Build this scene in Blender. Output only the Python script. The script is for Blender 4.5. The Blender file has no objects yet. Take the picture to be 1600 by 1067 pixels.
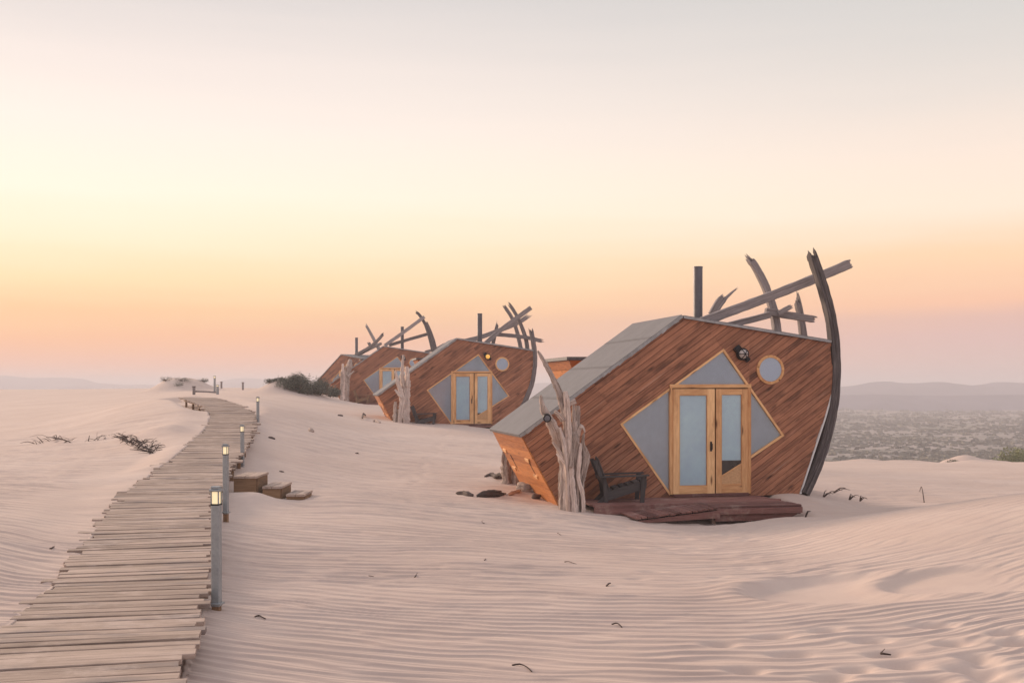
import bpy, math, random
import numpy as np
from mathutils import Vector, Matrix

S = bpy.context.scene
COL = S.collection
R = math.radians
rng = random.Random(7)
nr = np.random.RandomState(11)

# ------------------------------------------------------------------ camera
F, CX, CY = 1777.8, 800.0, 605.0          # 40 mm lens measured on a 1600 px wide picture; the eye is the origin
cam = bpy.data.cameras.new('camera'); camo = bpy.data.objects.new('camera', cam); COL.objects.link(camo)
cam.lens = 40.0; cam.sensor_width = 36.0; cam.sensor_fit = 'HORIZONTAL'
cam.shift_y = (CY - 533.5) / 1600.0
cam.clip_start = 0.1; cam.clip_end = 30000
camo.location = (0, 0, 0); camo.rotation_euler = (R(90), 0, 0)
S.camera = camo

# ------------------------------------------------------------------ world: dusk sky
SUN_AZ, SUN_EL = R(-46), R(15)            # azimuth measured from straight ahead (+Y), negative = left
def lin(c):
    return tuple((v/255/12.92 if v/255 <= 0.04045 else ((v/255+0.055)/1.055)**2.4) for v in c) + (1.0,)
W = bpy.data.worlds.new('World'); S.world = W; W.use_nodes = True
nt = W.node_tree; nt.nodes.clear()
def N(t, **k):
    n = nt.nodes.new(t)
    for a, b in k.items(): setattr(n, a, b)
    return n
def L(a, b): nt.links.new(a, b)
tc = N('ShaderNodeTexCoord'); sep = N('ShaderNodeSeparateXYZ'); L(tc.outputs['Generated'], sep.inputs[0])
wn = N('ShaderNodeTexNoise'); wm = N('ShaderNodeMapping'); wm.inputs['Scale'].default_value = (2.2, 2.2, 26)
L(tc.outputs['Generated'], wm.inputs[0]); L(wm.outputs[0], wn.inputs['Vector']); wn.inputs['Scale'].default_value = 2.0; wn.inputs['Detail'].default_value = 4
wob = N('ShaderNodeMath', operation='MULTIPLY_ADD'); L(wn.outputs[0], wob.inputs[0]); wob.inputs[1].default_value = 0.022; wob.inputs[2].default_value = -0.011
zz = N('ShaderNodeMath', operation='ADD'); L(sep.outputs[2], zz.inputs[0]); L(wob.outputs[0], zz.inputs[1])
zmax = N('ShaderNodeMath', operation='MAXIMUM'); L(zz.outputs[0], zmax.inputs[0]); zmax.inputs[1].default_value = 0.0
sq = N('ShaderNodeMath', operation='SQRT'); L(zmax.outputs[0], sq.inputs[0])       # more room in the ramp near the horizon
def ramp(stops):
    r = N('ShaderNodeValToRGB'); r.color_ramp.interpolation = 'EASE' if False else 'LINEAR'
    e = r.color_ramp.elements
    while len(e) > 1: e.remove(e[-1])
    first = True
    for deg, c in stops:
        p = math.sqrt(math.sin(R(deg)))
        if first: e[0].position = p; e[0].color = lin(c); first = False
        else:
            x = e.new(p); x.color = lin(c)
    L(sq.outputs[0], r.inputs[0]); return r
ZEN = (211, 211, 220)
r_glow = ramp([(0, (232,172,152)), (1.2, (250,182,145)), (2.4, (255,189,138)), (3.6, (255,204,150)), (5.2, (255,226,176)), (7.0, (255,240,206)),
               (9.5, (255,247,226)), (12.5, (254,240,229)), (15.5, (243,230,223)), (19, (219,212,210)), (32, (211,209,213)), (90, ZEN)])
r_side = ramp([(0, (212,184,180)), (1.2, (216,182,174)), (2.4, (220,181,174)), (3.3, (226,182,168)), (4.0, (250,194,160)), (6.2, (255,213,172)), (8.5, (255,233,212)),
               (11, (248,229,214)), (14, (229,219,211)), (17, (214,210,206)), (20, (204,203,201)), (32, (206,206,209)), (90, ZEN)])
r_back = ramp([(0, (190,186,204)), (3, (206,198,214)), (8, (220,210,219)), (16, (222,217,226)), (32, (217,216,226)), (90, ZEN)])
def dotn(az):
    v = N('ShaderNodeVectorMath', operation='DOT_PRODUCT')
    nm = N('ShaderNodeVectorMath', operation='NORMALIZE')
    mz = N('ShaderNodeCombineXYZ'); L(sep.outputs[0], mz.inputs[0]); L(sep.outputs[1], mz.inputs[1])
    L(mz.outputs[0], nm.inputs[0]); L(nm.outputs[0], v.inputs[0])
    v.inputs[1].default_value = (math.sin(az), math.cos(az), 0); return v.outputs['Value']
def mapr(s, a, b):
    m = N('ShaderNodeMapRange', interpolation_type='SMOOTHSTEP'); L(s, m.inputs[0]); m.inputs[1].default_value = a; m.inputs[2].default_value = b
    return m.outputs[0]
def mix(f, a, b):
    m = N('ShaderNodeMix', data_type='RGBA'); L(f, m.inputs[0]); L(a, m.inputs[6]); L(b, m.inputs[7]); return m.outputs[2]
d = dotn(R(-42))
m1 = mix(mapr(d, 0.36, 1.02), r_side.outputs[0], r_glow.outputs[0])
m2 = mix(mapr(d, -0.55, 0.2), r_back.outputs[0], m1)
sky = N('ShaderNodeTexSky', sky_type='NISHITA'); sky.sun_disc = False
sky.sun_elevation = R(4); sky.sun_rotation = SUN_AZ; sky.dust_density = 4
ad = N('ShaderNodeMix', data_type='RGBA', blend_type='ADD'); ad.inputs[0].default_value = 0.004
L(m2, ad.inputs[6]); L(sky.outputs[0], ad.inputs[7])
bg = N('ShaderNodeBackground'); L(ad.outputs[2], bg.inputs[0]); bg.inputs[1].default_value = 0.77
out = N('ShaderNodeOutputWorld'); L(bg.outputs[0], out.inputs[0])

# ------------------------------------------------------------------ sun: soft afterglow from the left
sl = bpy.data.lights.new('sun', 'SUN'); slo = bpy.data.objects.new('sun', sl); COL.objects.link(slo)
sl.energy = 3.15; sl.angle = R(22); sl.color = (1.0, 0.76, 0.58)
sd = Vector((math.sin(SUN_AZ)*math.cos(SUN_EL), math.cos(SUN_AZ)*math.cos(SUN_EL), math.sin(SUN_EL)))
slo.rotation_euler = sd.to_track_quat('Z', 'Y').to_euler()
S.view_settings.view_transform = 'Standard'; S.view_settings.look = 'None'
S.view_settings.exposure = 0.48; S.view_settings.gamma = 1.0; S.view_settings.use_curve_mapping = False
S.render.engine = 'CYCLES'
S.cycles.use_denoising = True
S.cycles.max_bounces = 6; S.cycles.diffuse_bounces = 3; S.cycles.volume_bounces = 1; S.cycles.transparent_max_bounces = 12
S.cycles.sample_clamp_indirect = 6

# ------------------------------------------------------------------ helpers: objects
def tag(o, label=None, cat=None, group=None, kind=None):
    if label: o['label'] = label
    if cat: o['category'] = cat
    if group: o['group'] = group
    if kind: o['kind'] = kind
    return o
def thing(name, loc, rz=0.0, label=None, cat=None, group=None, kind=None):
    o = bpy.data.objects.new(name, None); COL.objects.link(o); o.empty_display_size = 0.2
    o.location = loc; o.rotation_euler = (0, 0, rz)
    return tag(o, label, cat, group, kind)
def link(name, me, parent=None, mat=None):
    if mat is not None and not me.materials: me.materials.append(mat)
    o = bpy.data.objects.new(name, me); COL.objects.link(o)
    if parent: o.parent = parent
    return o

class MB:
    """Collects faces; every vertex carries a grain coordinate (x along the grain) and a tint."""
    def __init__(s): s.v = []; s.f = []; s.g = []; s.t = []; s.sm = []
    def add(s, vs, fs, gs, tint=0.5, smooth=False):
        b = len(s.v); s.v += [tuple(v) for v in vs]; s.g += [tuple(g) for g in gs]; s.t += [tint]*len(vs)
        for f in fs: s.f.append(tuple(b+i for i in f)); s.sm.append(smooth)
    def mesh(s, name, mat=None):
        me = bpy.data.meshes.new(name); me.from_pydata(s.v, [], s.f)
        a = me.attributes.new('gc', 'FLOAT_VECTOR', 'POINT'); a.data.foreach_set('vector', np.array(s.g, 'f').ravel())
        a = me.attributes.new('tint', 'FLOAT', 'POINT'); a.data.foreach_set('value', np.array(s.t, 'f'))
        me.polygons.foreach_set('use_smooth', s.sm)
        if mat: me.materials.append(mat)
        me.update(); return me
    def build(s, name, mat, parent=None): return link(name, s.mesh(name, mat), parent)
    def box(s, c, size, rot=None, grain=0, tint=None, jit=0.0, bev=0.0):
        """box centre c, full size; rot: 3x3 Matrix; chamfered along its long edges by bev"""
        tint = rng.random() if tint is None else tint
        off = (rng.uniform(0, 40), rng.uniform(0, 40), rng.uniform(0, 40))
        c = Vector(c); hx, hy, hz = size[0]/2, size[1]/2, size[2]/2
        vs = []; gs = []
        P = [(-1,-1),(1,-1),(1,1),(-1,1)]
        ax = [(0,1,2),(1,0,2),(2,0,1)][grain]; h = (hx, hy, hz)
        la, a, b = ax
        sec = []
        if bev > 0:
            ha, hb = h[a], h[b]
            sec = [(-ha+bev,-hb),(ha-bev,-hb),(ha,-hb+bev),(ha,hb-bev),(ha-bev,hb),(-ha+bev,hb),(-ha,hb-bev),(-ha,-hb+bev)]
        else: sec = [(p[0]*h[a], p[1]*h[b]) for p in P]
        n = len(sec)
        for e in (-1, 1):
            for (p, q) in sec:
                l = [0,0,0]; l[la] = e*h[la] + rng.uniform(-jit, jit); l[a] = p; l[b] = q
                l = Vector(l); g = (l[la]+off[0], l[a]+off[1], l[b]+off[2])
                if rot is not None: l = rot @ l
                vs.append(c+l); gs.append(g)
        fs = [tuple(range(n))[::-1], tuple(range(n, 2*n))] + [(i, (i+1) % n, n+(i+1) % n, n+i) for i in range(n)]
        if grain == 1: fs = [f[::-1] for f in fs]
        s.add(vs, fs, gs, tint)
    def prism(s, poly, O, U, V, Nn, n0, n1, gdir=(1,0), tint=None):
        """convex/simple polygon in the (U,V) plane through O, from n0 to n1 along Nn (poly counter-clockwise seen from +Nn)"""
        tint = rng.random() if tint is None else tint
        O, U, V, Nn = Vector(O), Vector(U), Vector(V), Vector(Nn)
        off = (rng.uniform(0, 40), rng.uniform(0, 40))
        n = len(poly); vs = []; gs = []
        for w in (n0, n1):
            for (u, v) in poly:
                vs.append(O+U*u+V*v+Nn*w)
                gs.append((u*gdir[0]+v*gdir[1]+off[0], -u*gdir[1]+v*gdir[0]+off[1], w))
        area = sum(poly[i][0]*poly[(i+1)%n][1]-poly[(i+1)%n][0]*poly[i][1] for i in range(n))
        fs = [tuple(range(n))[::-1], tuple(range(n, 2*n))] + [(i, (i+1) % n, n+(i+1) % n, n+i) for i in range(n)]
        hand = U.cross(V).dot(Nn)
        if area*hand < 0: fs = [f[::-1] for f in fs]
        s.add(vs, fs, gs, tint)
    def sweep(s, pts, sec, tint=None, smooth=False, cap=True, rough=0.0, side=None, lump=0.0):
        """sweep: pts list of Vector, sec: function i -> list of (a,b) section coords; frame from 'side' hint"""
        tint = rng.random() if tint is None else tint
        off = rng.uniform(0, 40)
        pts = [Vector(p) for p in pts]; m = len(pts); rings = []; gs = []; vs = []
        length = 0.0; side = Vector(side) if side is not None else Vector((0, 1, 0))
        for i, p in enumerate(pts):
            t = (pts[min(i+1, m-1)]-pts[max(i-1, 0)]).normalized()
            B = (side - t*side.dot(t)).normalized(); A = t.cross(B)
            if i: length += (p-pts[i-1]).length
            sc = sec(i)
            for k, (a, b) in enumerate(sc):
                ra = 1+rng.uniform(-rough, rough)
                vs.append(p+A*a*ra+B*b*ra); gs.append((length+off, a+off, b+off))
        n = len(sec(0)); fs = []
        for i in range(m-1):
            for k in range(n):
                fs.append((i*n+k, i*n+(k+1) % n, (i+1)*n+(k+1) % n, (i+1)*n+k))
        if cap: fs += [tuple(range(n))[::-1], tuple(range((m-1)*n, m*n))]
        s.add(vs, fs, gs, tint, smooth)
    def beam(s, pts, w, d, splinter=(0, 1), side=(0, 1, 0), tint=None, spike=0.22, taper=1.0):
        """weathered squared timber along pts (w across, d along side), torn into spikes at its start / end"""
        tint = rng.random()*0.6+0.2 if tint is None else tint
        P = [Vector(p) for p in pts]
        # resample with Catmull-Rom
        Q = []
        for i in range(len(P)-1):
            p0, p1, p2, p3 = P[max(i-1,0)], P[i], P[i+1], P[min(i+2, len(P)-1)]
            k = max(2, int((p2-p1).length/0.12))
            for j in range(k):
                t = j/k
                Q.append(0.5*((2*p1)+(p2-p0)*t+(2*p0-5*p1+4*p2-p3)*t*t+(3*p1-p0-3*p2+p3)*t**3))
        Q.append(P[-1]); m = len(Q)
        jw = [(rng.uniform(-.06, .06), rng.uniform(-.06, .06)) for _ in range(10)]
        def sec(i):
            f = 1+(taper-1)*i/max(1, m-1)
            a, b = w/2*f, d/2*f
            base = [(-a,-b*.8),(-a*.8,-b),(a*.15,-b),(a*.2,-b*.9),(a*.8,-b),(a,-b*.8),(a,b*.8),(a*.8,b),(-a*.8,b),(-a,b*.8)]
            return [(x*(1+jw[k][0]), y*(1+jw[k][1])) for k, (x, y) in enumerate(base)]
        s.sweep(Q, sec, tint, rough=0.05, side=side)
        for on, e in ((splinter[0], 0), (splinter[1], m-1)):
            if not on: continue
            p = Q[e]; t = (Q[e]-Q[e-1] if e else Q[0]-Q[1]).normalized()
            sd_ = Vector(side); B = (sd_-t*sd_.dot(t)).normalized(); A = t.cross(B)
            f = taper if e else 1.0; a, b = w/2*f, d/2*f
            n = 4
            for k in range(n):
                x0, x1 = -a+2*a*k/n, -a+2*a*(k+1)/n
                for (y0, y1) in ((-b*.95, 0), (0, b*.95)):
                    ln = spike*rng.uniform(.15, 1.0)*(1.35 if k in (0, n-1) and rng.random() < .6 else .8)
                    tip = p+t*ln+A*((x0+x1)/2+rng.uniform(-.015, .015))+B*(y0+y1)/2
                    mid = p+t*ln*.55
                    vs = [p-t*.02+A*x0+B*y0, p-t*.02+A*x1+B*y0, p-t*.02+A*x1+B*y1, p-t*.02+A*x0+B*y1]
                    xm = (x0+x1)/2; q = rng.uniform(.5, .85)
                    vs += [mid+A*(xm+(x-xm)*q)+B*y for x, y in ((x0,y0),(x1,y0),(x1,y1),(x0,y1))]+[tip]
                    gs = [((v-p).dot(t)+k, (v-p).dot(A), (v-p).dot(B)) for v in vs]
                    fs = [(0,1,5,4),(1,2,6,5),(2,3,7,6),(3,0,4,7),(4,5,8),(5,6,8),(6,7,8),(7,4,8)]
                    s.add(vs, fs, gs, tint)
    def log(s, pts, radii, sides=12, tint=None, lump=0.16, side=(0,1,0), step=0.07, flute=0.12):
        """gnarled driftwood stem: fluted, lumpy, twisting"""
        tint = rng.random() if tint is None else tint
        P = [Vector(p) for p in pts]; Q = []; RR = []
        for i in range(len(P)-1):
            p0, p1, p2, p3 = P[max(i-1,0)], P[i], P[i+1], P[min(i+2, len(P)-1)]
            k = max(2, int((p2-p1).length/step))
            for j in range(k):
                t = j/k
                Q.append(0.5*((2*p1)+(p2-p0)*t+(2*p0-5*p1+4*p2-p3)*t*t+(3*p1-p0-3*p2+p3)*t**3)); RR.append(radii[i]*(1-t)+radii[i+1]*t)
        Q.append(P[-1]); RR.append(radii[-1]); m = len(Q)
        ph = [rng.uniform(0, 6.28) for _ in range(6)]; tw = rng.uniform(-1.5, 1.5)
        lum = [1+rng.uniform(-lump, lump) for _ in range(m)]
        def sec(i):
            z = i/m; o = []
            for k in range(sides):
                an = 2*math.pi*k/sides
                f = 1+flute*math.sin(3*an+ph[0]+tw*z*3)+flute*.8*math.sin(5*an+ph[1]-tw*z*4)+.05*math.sin(2*an+ph[2])
                f *= (lum[i]+lum[max(i-1,0)])/2
                o.append((RR[i]*f*math.cos(an), RR[i]*f*math.sin(an)))
            return o
        s.sweep(Q, sec, tint, smooth=True, rough=0.09, side=side)

def clip(poly, nx, ny, c):
    """keep the part with nx*x+ny*y <= c"""
    o = []; n = len(poly)
    for i in range(n):
        a, b = poly[i], poly[(i+1) % n]
        da, db = nx*a[0]+ny*a[1]-c, nx*b[0]+ny*b[1]-c
        if da <= 0: o.append(a)
        if (da < 0 < db) or (db < 0 < da):
            t = da/(da-db); o.append((a[0]+(b[0]-a[0])*t, a[1]+(b[1]-a[1])*t))
    return o
def area(poly):
    return 0.5*sum(poly[i][0]*poly[(i+1)%len(poly)][1]-poly[(i+1)%len(poly)][0]*poly[i][1] for i in range(len(poly))) if len(poly) > 2 else 0.0
def ccw(p): return p if area(p) > 0 else p[::-1]
def subtract(poly, hole):
    """convex minus convex -> convex pieces"""
    hole = ccw(hole); res = []; rest = poly
    for i in range(len(hole)):
        a, b = hole[i], hole[(i+1) % len(hole)]
        nx, ny = (b[1]-a[1]), -(b[0]-a[0])           # outward normal of a ccw polygon
        c = nx*a[0]+ny*a[1]
        o = clip(rest, -nx, -ny, -c)
        if abs(area(o)) > 4e-4: res.append(o)
        rest = clip(rest, nx, ny, c)
        if len(rest) < 3: break
    return res

# ------------------------------------------------------------------ helpers: materials
def newmat(name):
    m = bpy.data.materials.new(name); m.use_nodes = True
    t = m.node_tree; t.nodes.clear()
    o = t.nodes.new('ShaderNodeOutputMaterial'); p = t.nodes.new('ShaderNodeBsdfPrincipled'); t.links.new(p.outputs[0], o.inputs[0])
    return m, t, p
class NT:
    def __init__(s, t): s.t = t
    def n(s, typ, ins=None, **k):
        x = s.t.nodes.new(typ)
        for a, b in k.items(): setattr(x, a, b)
        for i, v in (ins or {}).items():
            if hasattr(v, 'is_linked') or isinstance(v, bpy.types.NodeSocket): s.t.links.new(v, x.inputs[i])
            else: x.inputs[i].default_value = v
        return x
    def math(s, op, a, b=0.0, c=0.0): return s.n('ShaderNodeMath', {0: a, 1: b, 2: c}, operation=op).outputs[0]
    def mix(s, f, a, b, bt='MIX'): return s.n('ShaderNodeMix', {0: f, 6: a, 7: b}, data_type='RGBA', blend_type=bt).outputs[2]
    def noise(s, vec, scale, detail=4, rough=.55, dist=0.0): return s.n('ShaderNodeTexNoise', {'Vector': vec, 'Scale': scale, 'Detail': detail, 'Roughness': rough, 'Distortion': dist}).outputs[0]
    def mapr(s, v, a, b, c=0.0, d=1.0, smooth=True): return s.n('ShaderNodeMapRange', {0: v, 1: a, 2: b, 3: c, 4: d}, interpolation_type='SMOOTHSTEP' if smooth else 'LINEAR').outputs[0]
    def vmul(s, v, sc): return s.n('ShaderNodeVectorMath', {0: v, 1: sc}, operation='MULTIPLY').outputs[0]
    def attr(s, nm, i=1): return s.n('ShaderNodeAttribute', attribute_name=nm).outputs[i]

def wood(name, dark, light, knots=0.0, grain=(1.3, 16, 16), rough=.6, bump=.25, stain=None, stain_amt=0.0, tint_amt=.5, fine=3.0, spec=.3, lo=.25, hi=1.0, bleach=None, patch=0.0, sandy=0.0):
    m, t, p = newmat(name); n = NT(t)
    g = n.attr('gc'); tint = n.attr('tint', 2); rnd = n.n('ShaderNodeObjectInfo').outputs['Random']
    offs = n.n('ShaderNodeCombineXYZ', {0: n.math('MULTIPLY', rnd, 37.0), 1: n.math('MULTIPLY', rnd, 91.0), 2: 0.0}).outputs[0]
    g = n.n('ShaderNodeVectorMath', {0: g, 1: offs}, operation='ADD').outputs[0]
    gv = n.vmul(g, grain)
    a = n.noise(gv, 1.6, 5, .6, .6); b = n.noise(n.vmul(gv, (1.5, 3.2, 3.2)), fine, 3, .6)
    v = n.math('MULTIPLY_ADD', b, .45, n.math('MULTIPLY', a, .75))
    v = n.math('ADD', v, n.math('MULTIPLY', n.math('SUBTRACT', tint, .5), tint_amt))
    v = n.math('ADD', v, n.math('MULTIPLY', n.math('SUBTRACT', rnd, .5), tint_amt*.6))
    if patch or sandy: pos = n.n('ShaderNodeNewGeometry').outputs['Position']
    if patch: v = n.math('ADD', v, n.math('MULTIPLY', n.math('SUBTRACT', n.noise(pos, 1.5, 5, .65), .5), patch))
    v = n.mapr(v, lo, hi, 0, 1, False)
    c = n.mix(v, dark+(1,), light+(1,))
    if stain:
        sn = n.mapr(n.noise(n.vmul(g, (.9, 2.2, 2.2)), 1.3, 5, .6), .5, .68)
        c = n.mix(n.math('MULTIPLY', sn, stain_amt), c, stain+(1,))
    if bleach:
        bn = n.n('ShaderNodeMath', {0: n.mapr(n.noise(n.vmul(g, (.55, 24, 24)), 1.0, 4, .6), .54, .70), 1: n.mapr(n.noise(n.vmul(g, (.5, .9, .9)), 1.0, 3), .45, .7)}, operation='MULTIPLY').outputs[0]
        c = n.mix(n.math('MULTIPLY', bn, .5), c, bleach+(1,))
    if knots:
        vo = n.n('ShaderNodeTexVoronoi', {'Vector': n.vmul(g, (1.4, 5.6, 5.6)), 'Scale': 1.0, 'Randomness': 1.0})
        k = n.mapr(vo.outputs['Distance'], .04, .20, knots, 0)
        c = n.mix(k, c, tuple(x*.35 for x in dark)+(1,))
    if sandy:
        sm = n.mapr(n.noise(pos, 1.9, 6, .7), .50, .70)
        c = n.mix(n.math('MULTIPLY', sm, sandy), c, (.56,.43,.36,1))
    t.links.new(c, p.inputs['Base Color']); p.inputs['Roughness'].default_value = rough; p.inputs['Specular IOR Level'].default_value = spec
    bm = n.n('ShaderNodeBump', {'Strength': bump, 'Distance': .006, 'Height': v}); t.links.new(bm.outputs[0], p.inputs['Normal'])
    return m
def plain(name, col, rough=.6, metal=0.0, var=.25, scale=8.0, spec=.3, bump=.1):
    m, t, p = newmat(name); n = NT(t)
    co = n.n('ShaderNodeTexCoord').outputs['Object']
    a = n.noise(co, scale, 5, .65); b = n.noise(co, scale*7, 3, .6)
    v = n.math('MULTIPLY_ADD', b, .4, n.math('MULTIPLY', a, .8))
    c = n.mix(n.mapr(v, .3, .9, 0, 1, False), tuple(x*(1-var) for x in col)+(1,), tuple(min(1, x*(1+var)) for x in col)+(1,))
    t.links.new(c, p.inputs['Base Color']); p.inputs['Roughness'].default_value = rough; p.inputs['Metallic'].default_value = metal
    p.inputs['Specular IOR Level'].default_value = spec
    bm = n.n('ShaderNodeBump', {'Strength': bump, 'Distance': .004, 'Height': v}); t.links.new(bm.outputs[0], p.inputs['Normal'])
    return m
M = {}
M['cedar'] = wood('cedar', (.125,.045,.024), (.58,.25,.135), knots=.85, rough=.6, stain=(.05,.02,.013), stain_amt=.6, tint_amt=.17, grain=(.8, 15, 15), lo=.3, hi=.92, bleach=(.60,.38,.27), patch=.42)
M['cedar_lit'] = wood('cedar_lit', (.26,.075,.020), (.78,.32,.10), knots=.6, rough=.5, tint_amt=.4)  # same cedar, brighter and more orange: warm light from the left put into colour
M['grey'] = wood('grey_timber', (.075,.062,.06), (.46,.39,.37), rough=.85, bump=.7, grain=(1.2, 26, 26), tint_amt=.35, lo=.32, hi=.92)
M['pine'] = wood('pine', (.50,.205,.072), (.97,.60,.29), knots=.95, rough=.45, tint_amt=.35, grain=(1.4, 12, 12), lo=.33, hi=.92, stain=(.42,.17,.06), stain_amt=.5)
M['osb'] = wood('chipboard', (.38,.17,.07), (.88,.56,.29), rough=.6, grain=(14, 20, 20), tint_amt=.1)
M['board'] = wood('boardwalk_wood', (.14,.094,.07), (.58,.43,.345), knots=.5, rough=.85, bump=.5, stain=(.22,.175,.16), stain_amt=.85, tint_amt=.5, grain=(1.0, 19, 19), lo=.2, hi=.95, patch=.5, sandy=.6)
M['board_end'] = wood('joist_wood', (.11,.06,.032), (.36,.215,.12), rough=.85, bump=.4, tint_amt=.3)
M['deck'] = wood('deck_wood', (.07,.026,.022), (.31,.145,.12), rough=.7, bump=.4, tint_amt=.4, sandy=.35)
M['chair'] = wood('chair_wood', (.028,.024,.024), (.12,.105,.10), rough=.7, bump=.3, tint_amt=.25)
M['chair_tan'] = wood('tan_chair_wood', (.17,.085,.045), (.42,.25,.14), rough=.7, tint_amt=.25)
M['drift'] = wood('driftwood', (.07,.042,.032), (.95,.76,.65), rough=.85, bump=1.0, grain=(2.0, 34, 34), stain=(.30,.15,.085), stain_amt=.4, tint_amt=.25, lo=.38, hi=.86)
M['dark_drift'] = wood('dark_driftwood', (.03,.022,.02), (.22,.16,.135), rough=.9, bump=.8, grain=(2.5, 30, 30), tint_amt=.4)
M['felt'] = plain('roof_felt', (.172,.164,.168), .9, var=.16, scale=2.5, bump=.3)
M['seam'] = plain('roof_seam', (.135,.128,.13), .9, var=.2, scale=4)
M['felt_edge'] = plain('roof_edge', (.105,.105,.108), .6, var=.5, scale=5)
M['cap_metal'] = plain('weathered_cap', (.33,.32,.31), .5, .3, var=.5, scale=6)
M['white_trim'] = plain('pale_sealant', (.72,.69,.66), .6, var=.12)
M['flue'] = plain('flue_metal', (.135,.13,.14), .42, .65, var=.35, scale=3)
M['steel'] = plain('painted_steel', (.31,.32,.32), .5, .25, var=.35, scale=5)
M['black'] = plain('black_metal', (.02,.02,.022), .4, .5)
M['dark'] = plain('dark_interior', (.02,.017,.016), .8)
M['twig'] = wood('twig_bark', (.03,.02,.018), (.13,.09,.075), rough=.9)
M['blind_blue'] = plain('blue_blind', (.62,.84,1.0), .8, var=.16, scale=1.4, bump=.02)
M['blind_grey'] = plain('grey_blind', (.47,.55,.61), .8, var=.14, scale=1.1, bump=.02)
M['blind_round'] = plain('round_blind', (.60,.70,.80), .8, var=.05, scale=2.0, bump=.02)
def glass_mat():
    m, t, p = newmat('window_glass'); n = NT(t)
    t.nodes.remove(p)
    fr = n.n('ShaderNodeFresnel', {'IOR': 1.5})
    tr = n.n('ShaderNodeBsdfTransparent', {'Color': (.985,.99,.995,1)}); gl = n.n('ShaderNodeBsdfGlossy', {'Roughness': .06, 'Color': (1,1,1,1)})
    ms = n.n('ShaderNodeMixShader', {0: n.math('MINIMUM', n.math('MULTIPLY', fr.outputs[0], 1.25), .9), 1: tr.outputs[0], 2: gl.outputs[0]})
    o = [x for x in t.nodes if x.type == 'OUTPUT_MATERIAL'][0]; t.links.new(ms.outputs[0], o.inputs[0]); return m
M['glass'] = glass_mat()
def lamp_mat(name, col, st):
    m, t, p = newmat(name); p.inputs['Base Color'].default_value = col+(1,)
    p.inputs['Emission Color'].default_value = col+(1,); p.inputs['Emission Strength'].default_value = st; p.inputs['Roughness'].default_value = .3; return m
M['lit'] = lamp_mat('lit_lamp', (1.0,.82,.50), .38)
M['lit_gold'] = lamp_mat('lit_amber', (.8,.42,.09), .5)
M['bulb'] = plain('frosted_bulb', (.55,.48,.44), .2, var=.2)
def leaf_mat(name, a, b):
    m, t, p = newmat(name); n = NT(t)
    tint = n.attr('tint', 2)
    c = n.mix(tint, a+(1,), b+(1,)); t.links.new(c, p.inputs['Base Color']); p.inputs['Roughness'].default_value = .8; p.inputs['Specular IOR Level'].default_value = .2
    return m
M['leaf'] = leaf_mat('scrub_leaf', (.06,.065,.05), (.27,.26,.205))
M['leaf_green'] = leaf_mat('green_leaf', (.13,.15,.055), (.33,.34,.15))
M['leaf_plain'] = leaf_mat('plain_scrub', (.125,.12,.095), (.27,.25,.20))

# ------------------------------------------------------------------ noise
def _hash(ix, iy, seed):
    h = (ix.astype(np.int64)*374761393 + iy.astype(np.int64)*668265263 + seed*1442695) & 0xffffffff
    h = ((h ^ (h >> 13))*1274126177) & 0xffffffff
    h = (h ^ (h >> 16)) & 0xffffffff
    return h/4294967295.0*2-1
def vnoise(x, y, seed=0):
    ix, iy = np.floor(x), np.floor(y); fx, fy = x-ix, y-iy
    u = fx*fx*fx*(fx*(fx*6-15)+10); v = fy*fy*fy*(fy*(fy*6-15)+10)
    a = _hash(ix, iy, seed); b = _hash(ix+1, iy, seed); c = _hash(ix, iy+1, seed); d_ = _hash(ix+1, iy+1, seed)
    return (a*(1-u)+b*u)*(1-v)+(c*(1-u)+d_*u)*v
def fbm(x, y, seed=0, o=4):
    r = 0; a = 1.0; t = 0
    for i in range(o): r = r+a*vnoise(x*2**i+17.3*i, y*2**i-9.1*i, seed+i); t += a; a *= .5
    return r/t
def sstep(x, a, b):
    t = np.clip((x-a)/(b-a), 0, 1); return t*t*(3-2*t)

# ------------------------------------------------------------------ boardwalk course: (picture x of centre line, distance, height)
BW = 1.32
_bw = [(60,-3.0,-1.70),(95,6.5,-1.695),(155,8.3,-1.69),(199,9.0+.2,-1.685),(231,12.0,-1.665),(254,15.9,-1.625),(291,19.8,-1.53),(330,24.0,-1.37),
       (352,28.0,-1.19),(363,31.0,-1.01),(363,34.0,-.83),(353,37.0,-.675),(333,40.0,-.52),(311,43.0,-.40),(290,45.5,-.33)]
_cl = []
for (px, Y, z) in _bw: _cl.append(((px-CX)/F*Y if Y > 0 else (-2.56+.245*9.5), Y, z))
_cl[0] = (-.55, -3.0, -1.70); _cl[1] = (-2.56, 6.5, -1.695)
ky = np.array([c[1] for c in _cl]); kx = np.array([c[0] for c in _cl]); kz = np.array([c[2] for c in _cl])
_fy = np.linspace(-3, 45.5, 400)
_fx = np.interp(_fy, ky, kx); _fz = np.interp(_fy, ky, kz)
_k = np.hanning(37); _k /= _k.sum()
def _smooth(a): return np.convolve(np.pad(a, 18, mode='edge'), _k, 'valid')
_fx[20:-20] = _smooth(_fx)[20:-20]; _fz[20:-20] = _smooth(_fz)[20:-20]
_ds = np.concatenate([[0], np.cumsum(np.hypot(np.diff(_fx), np.diff(_fy)))])
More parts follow.
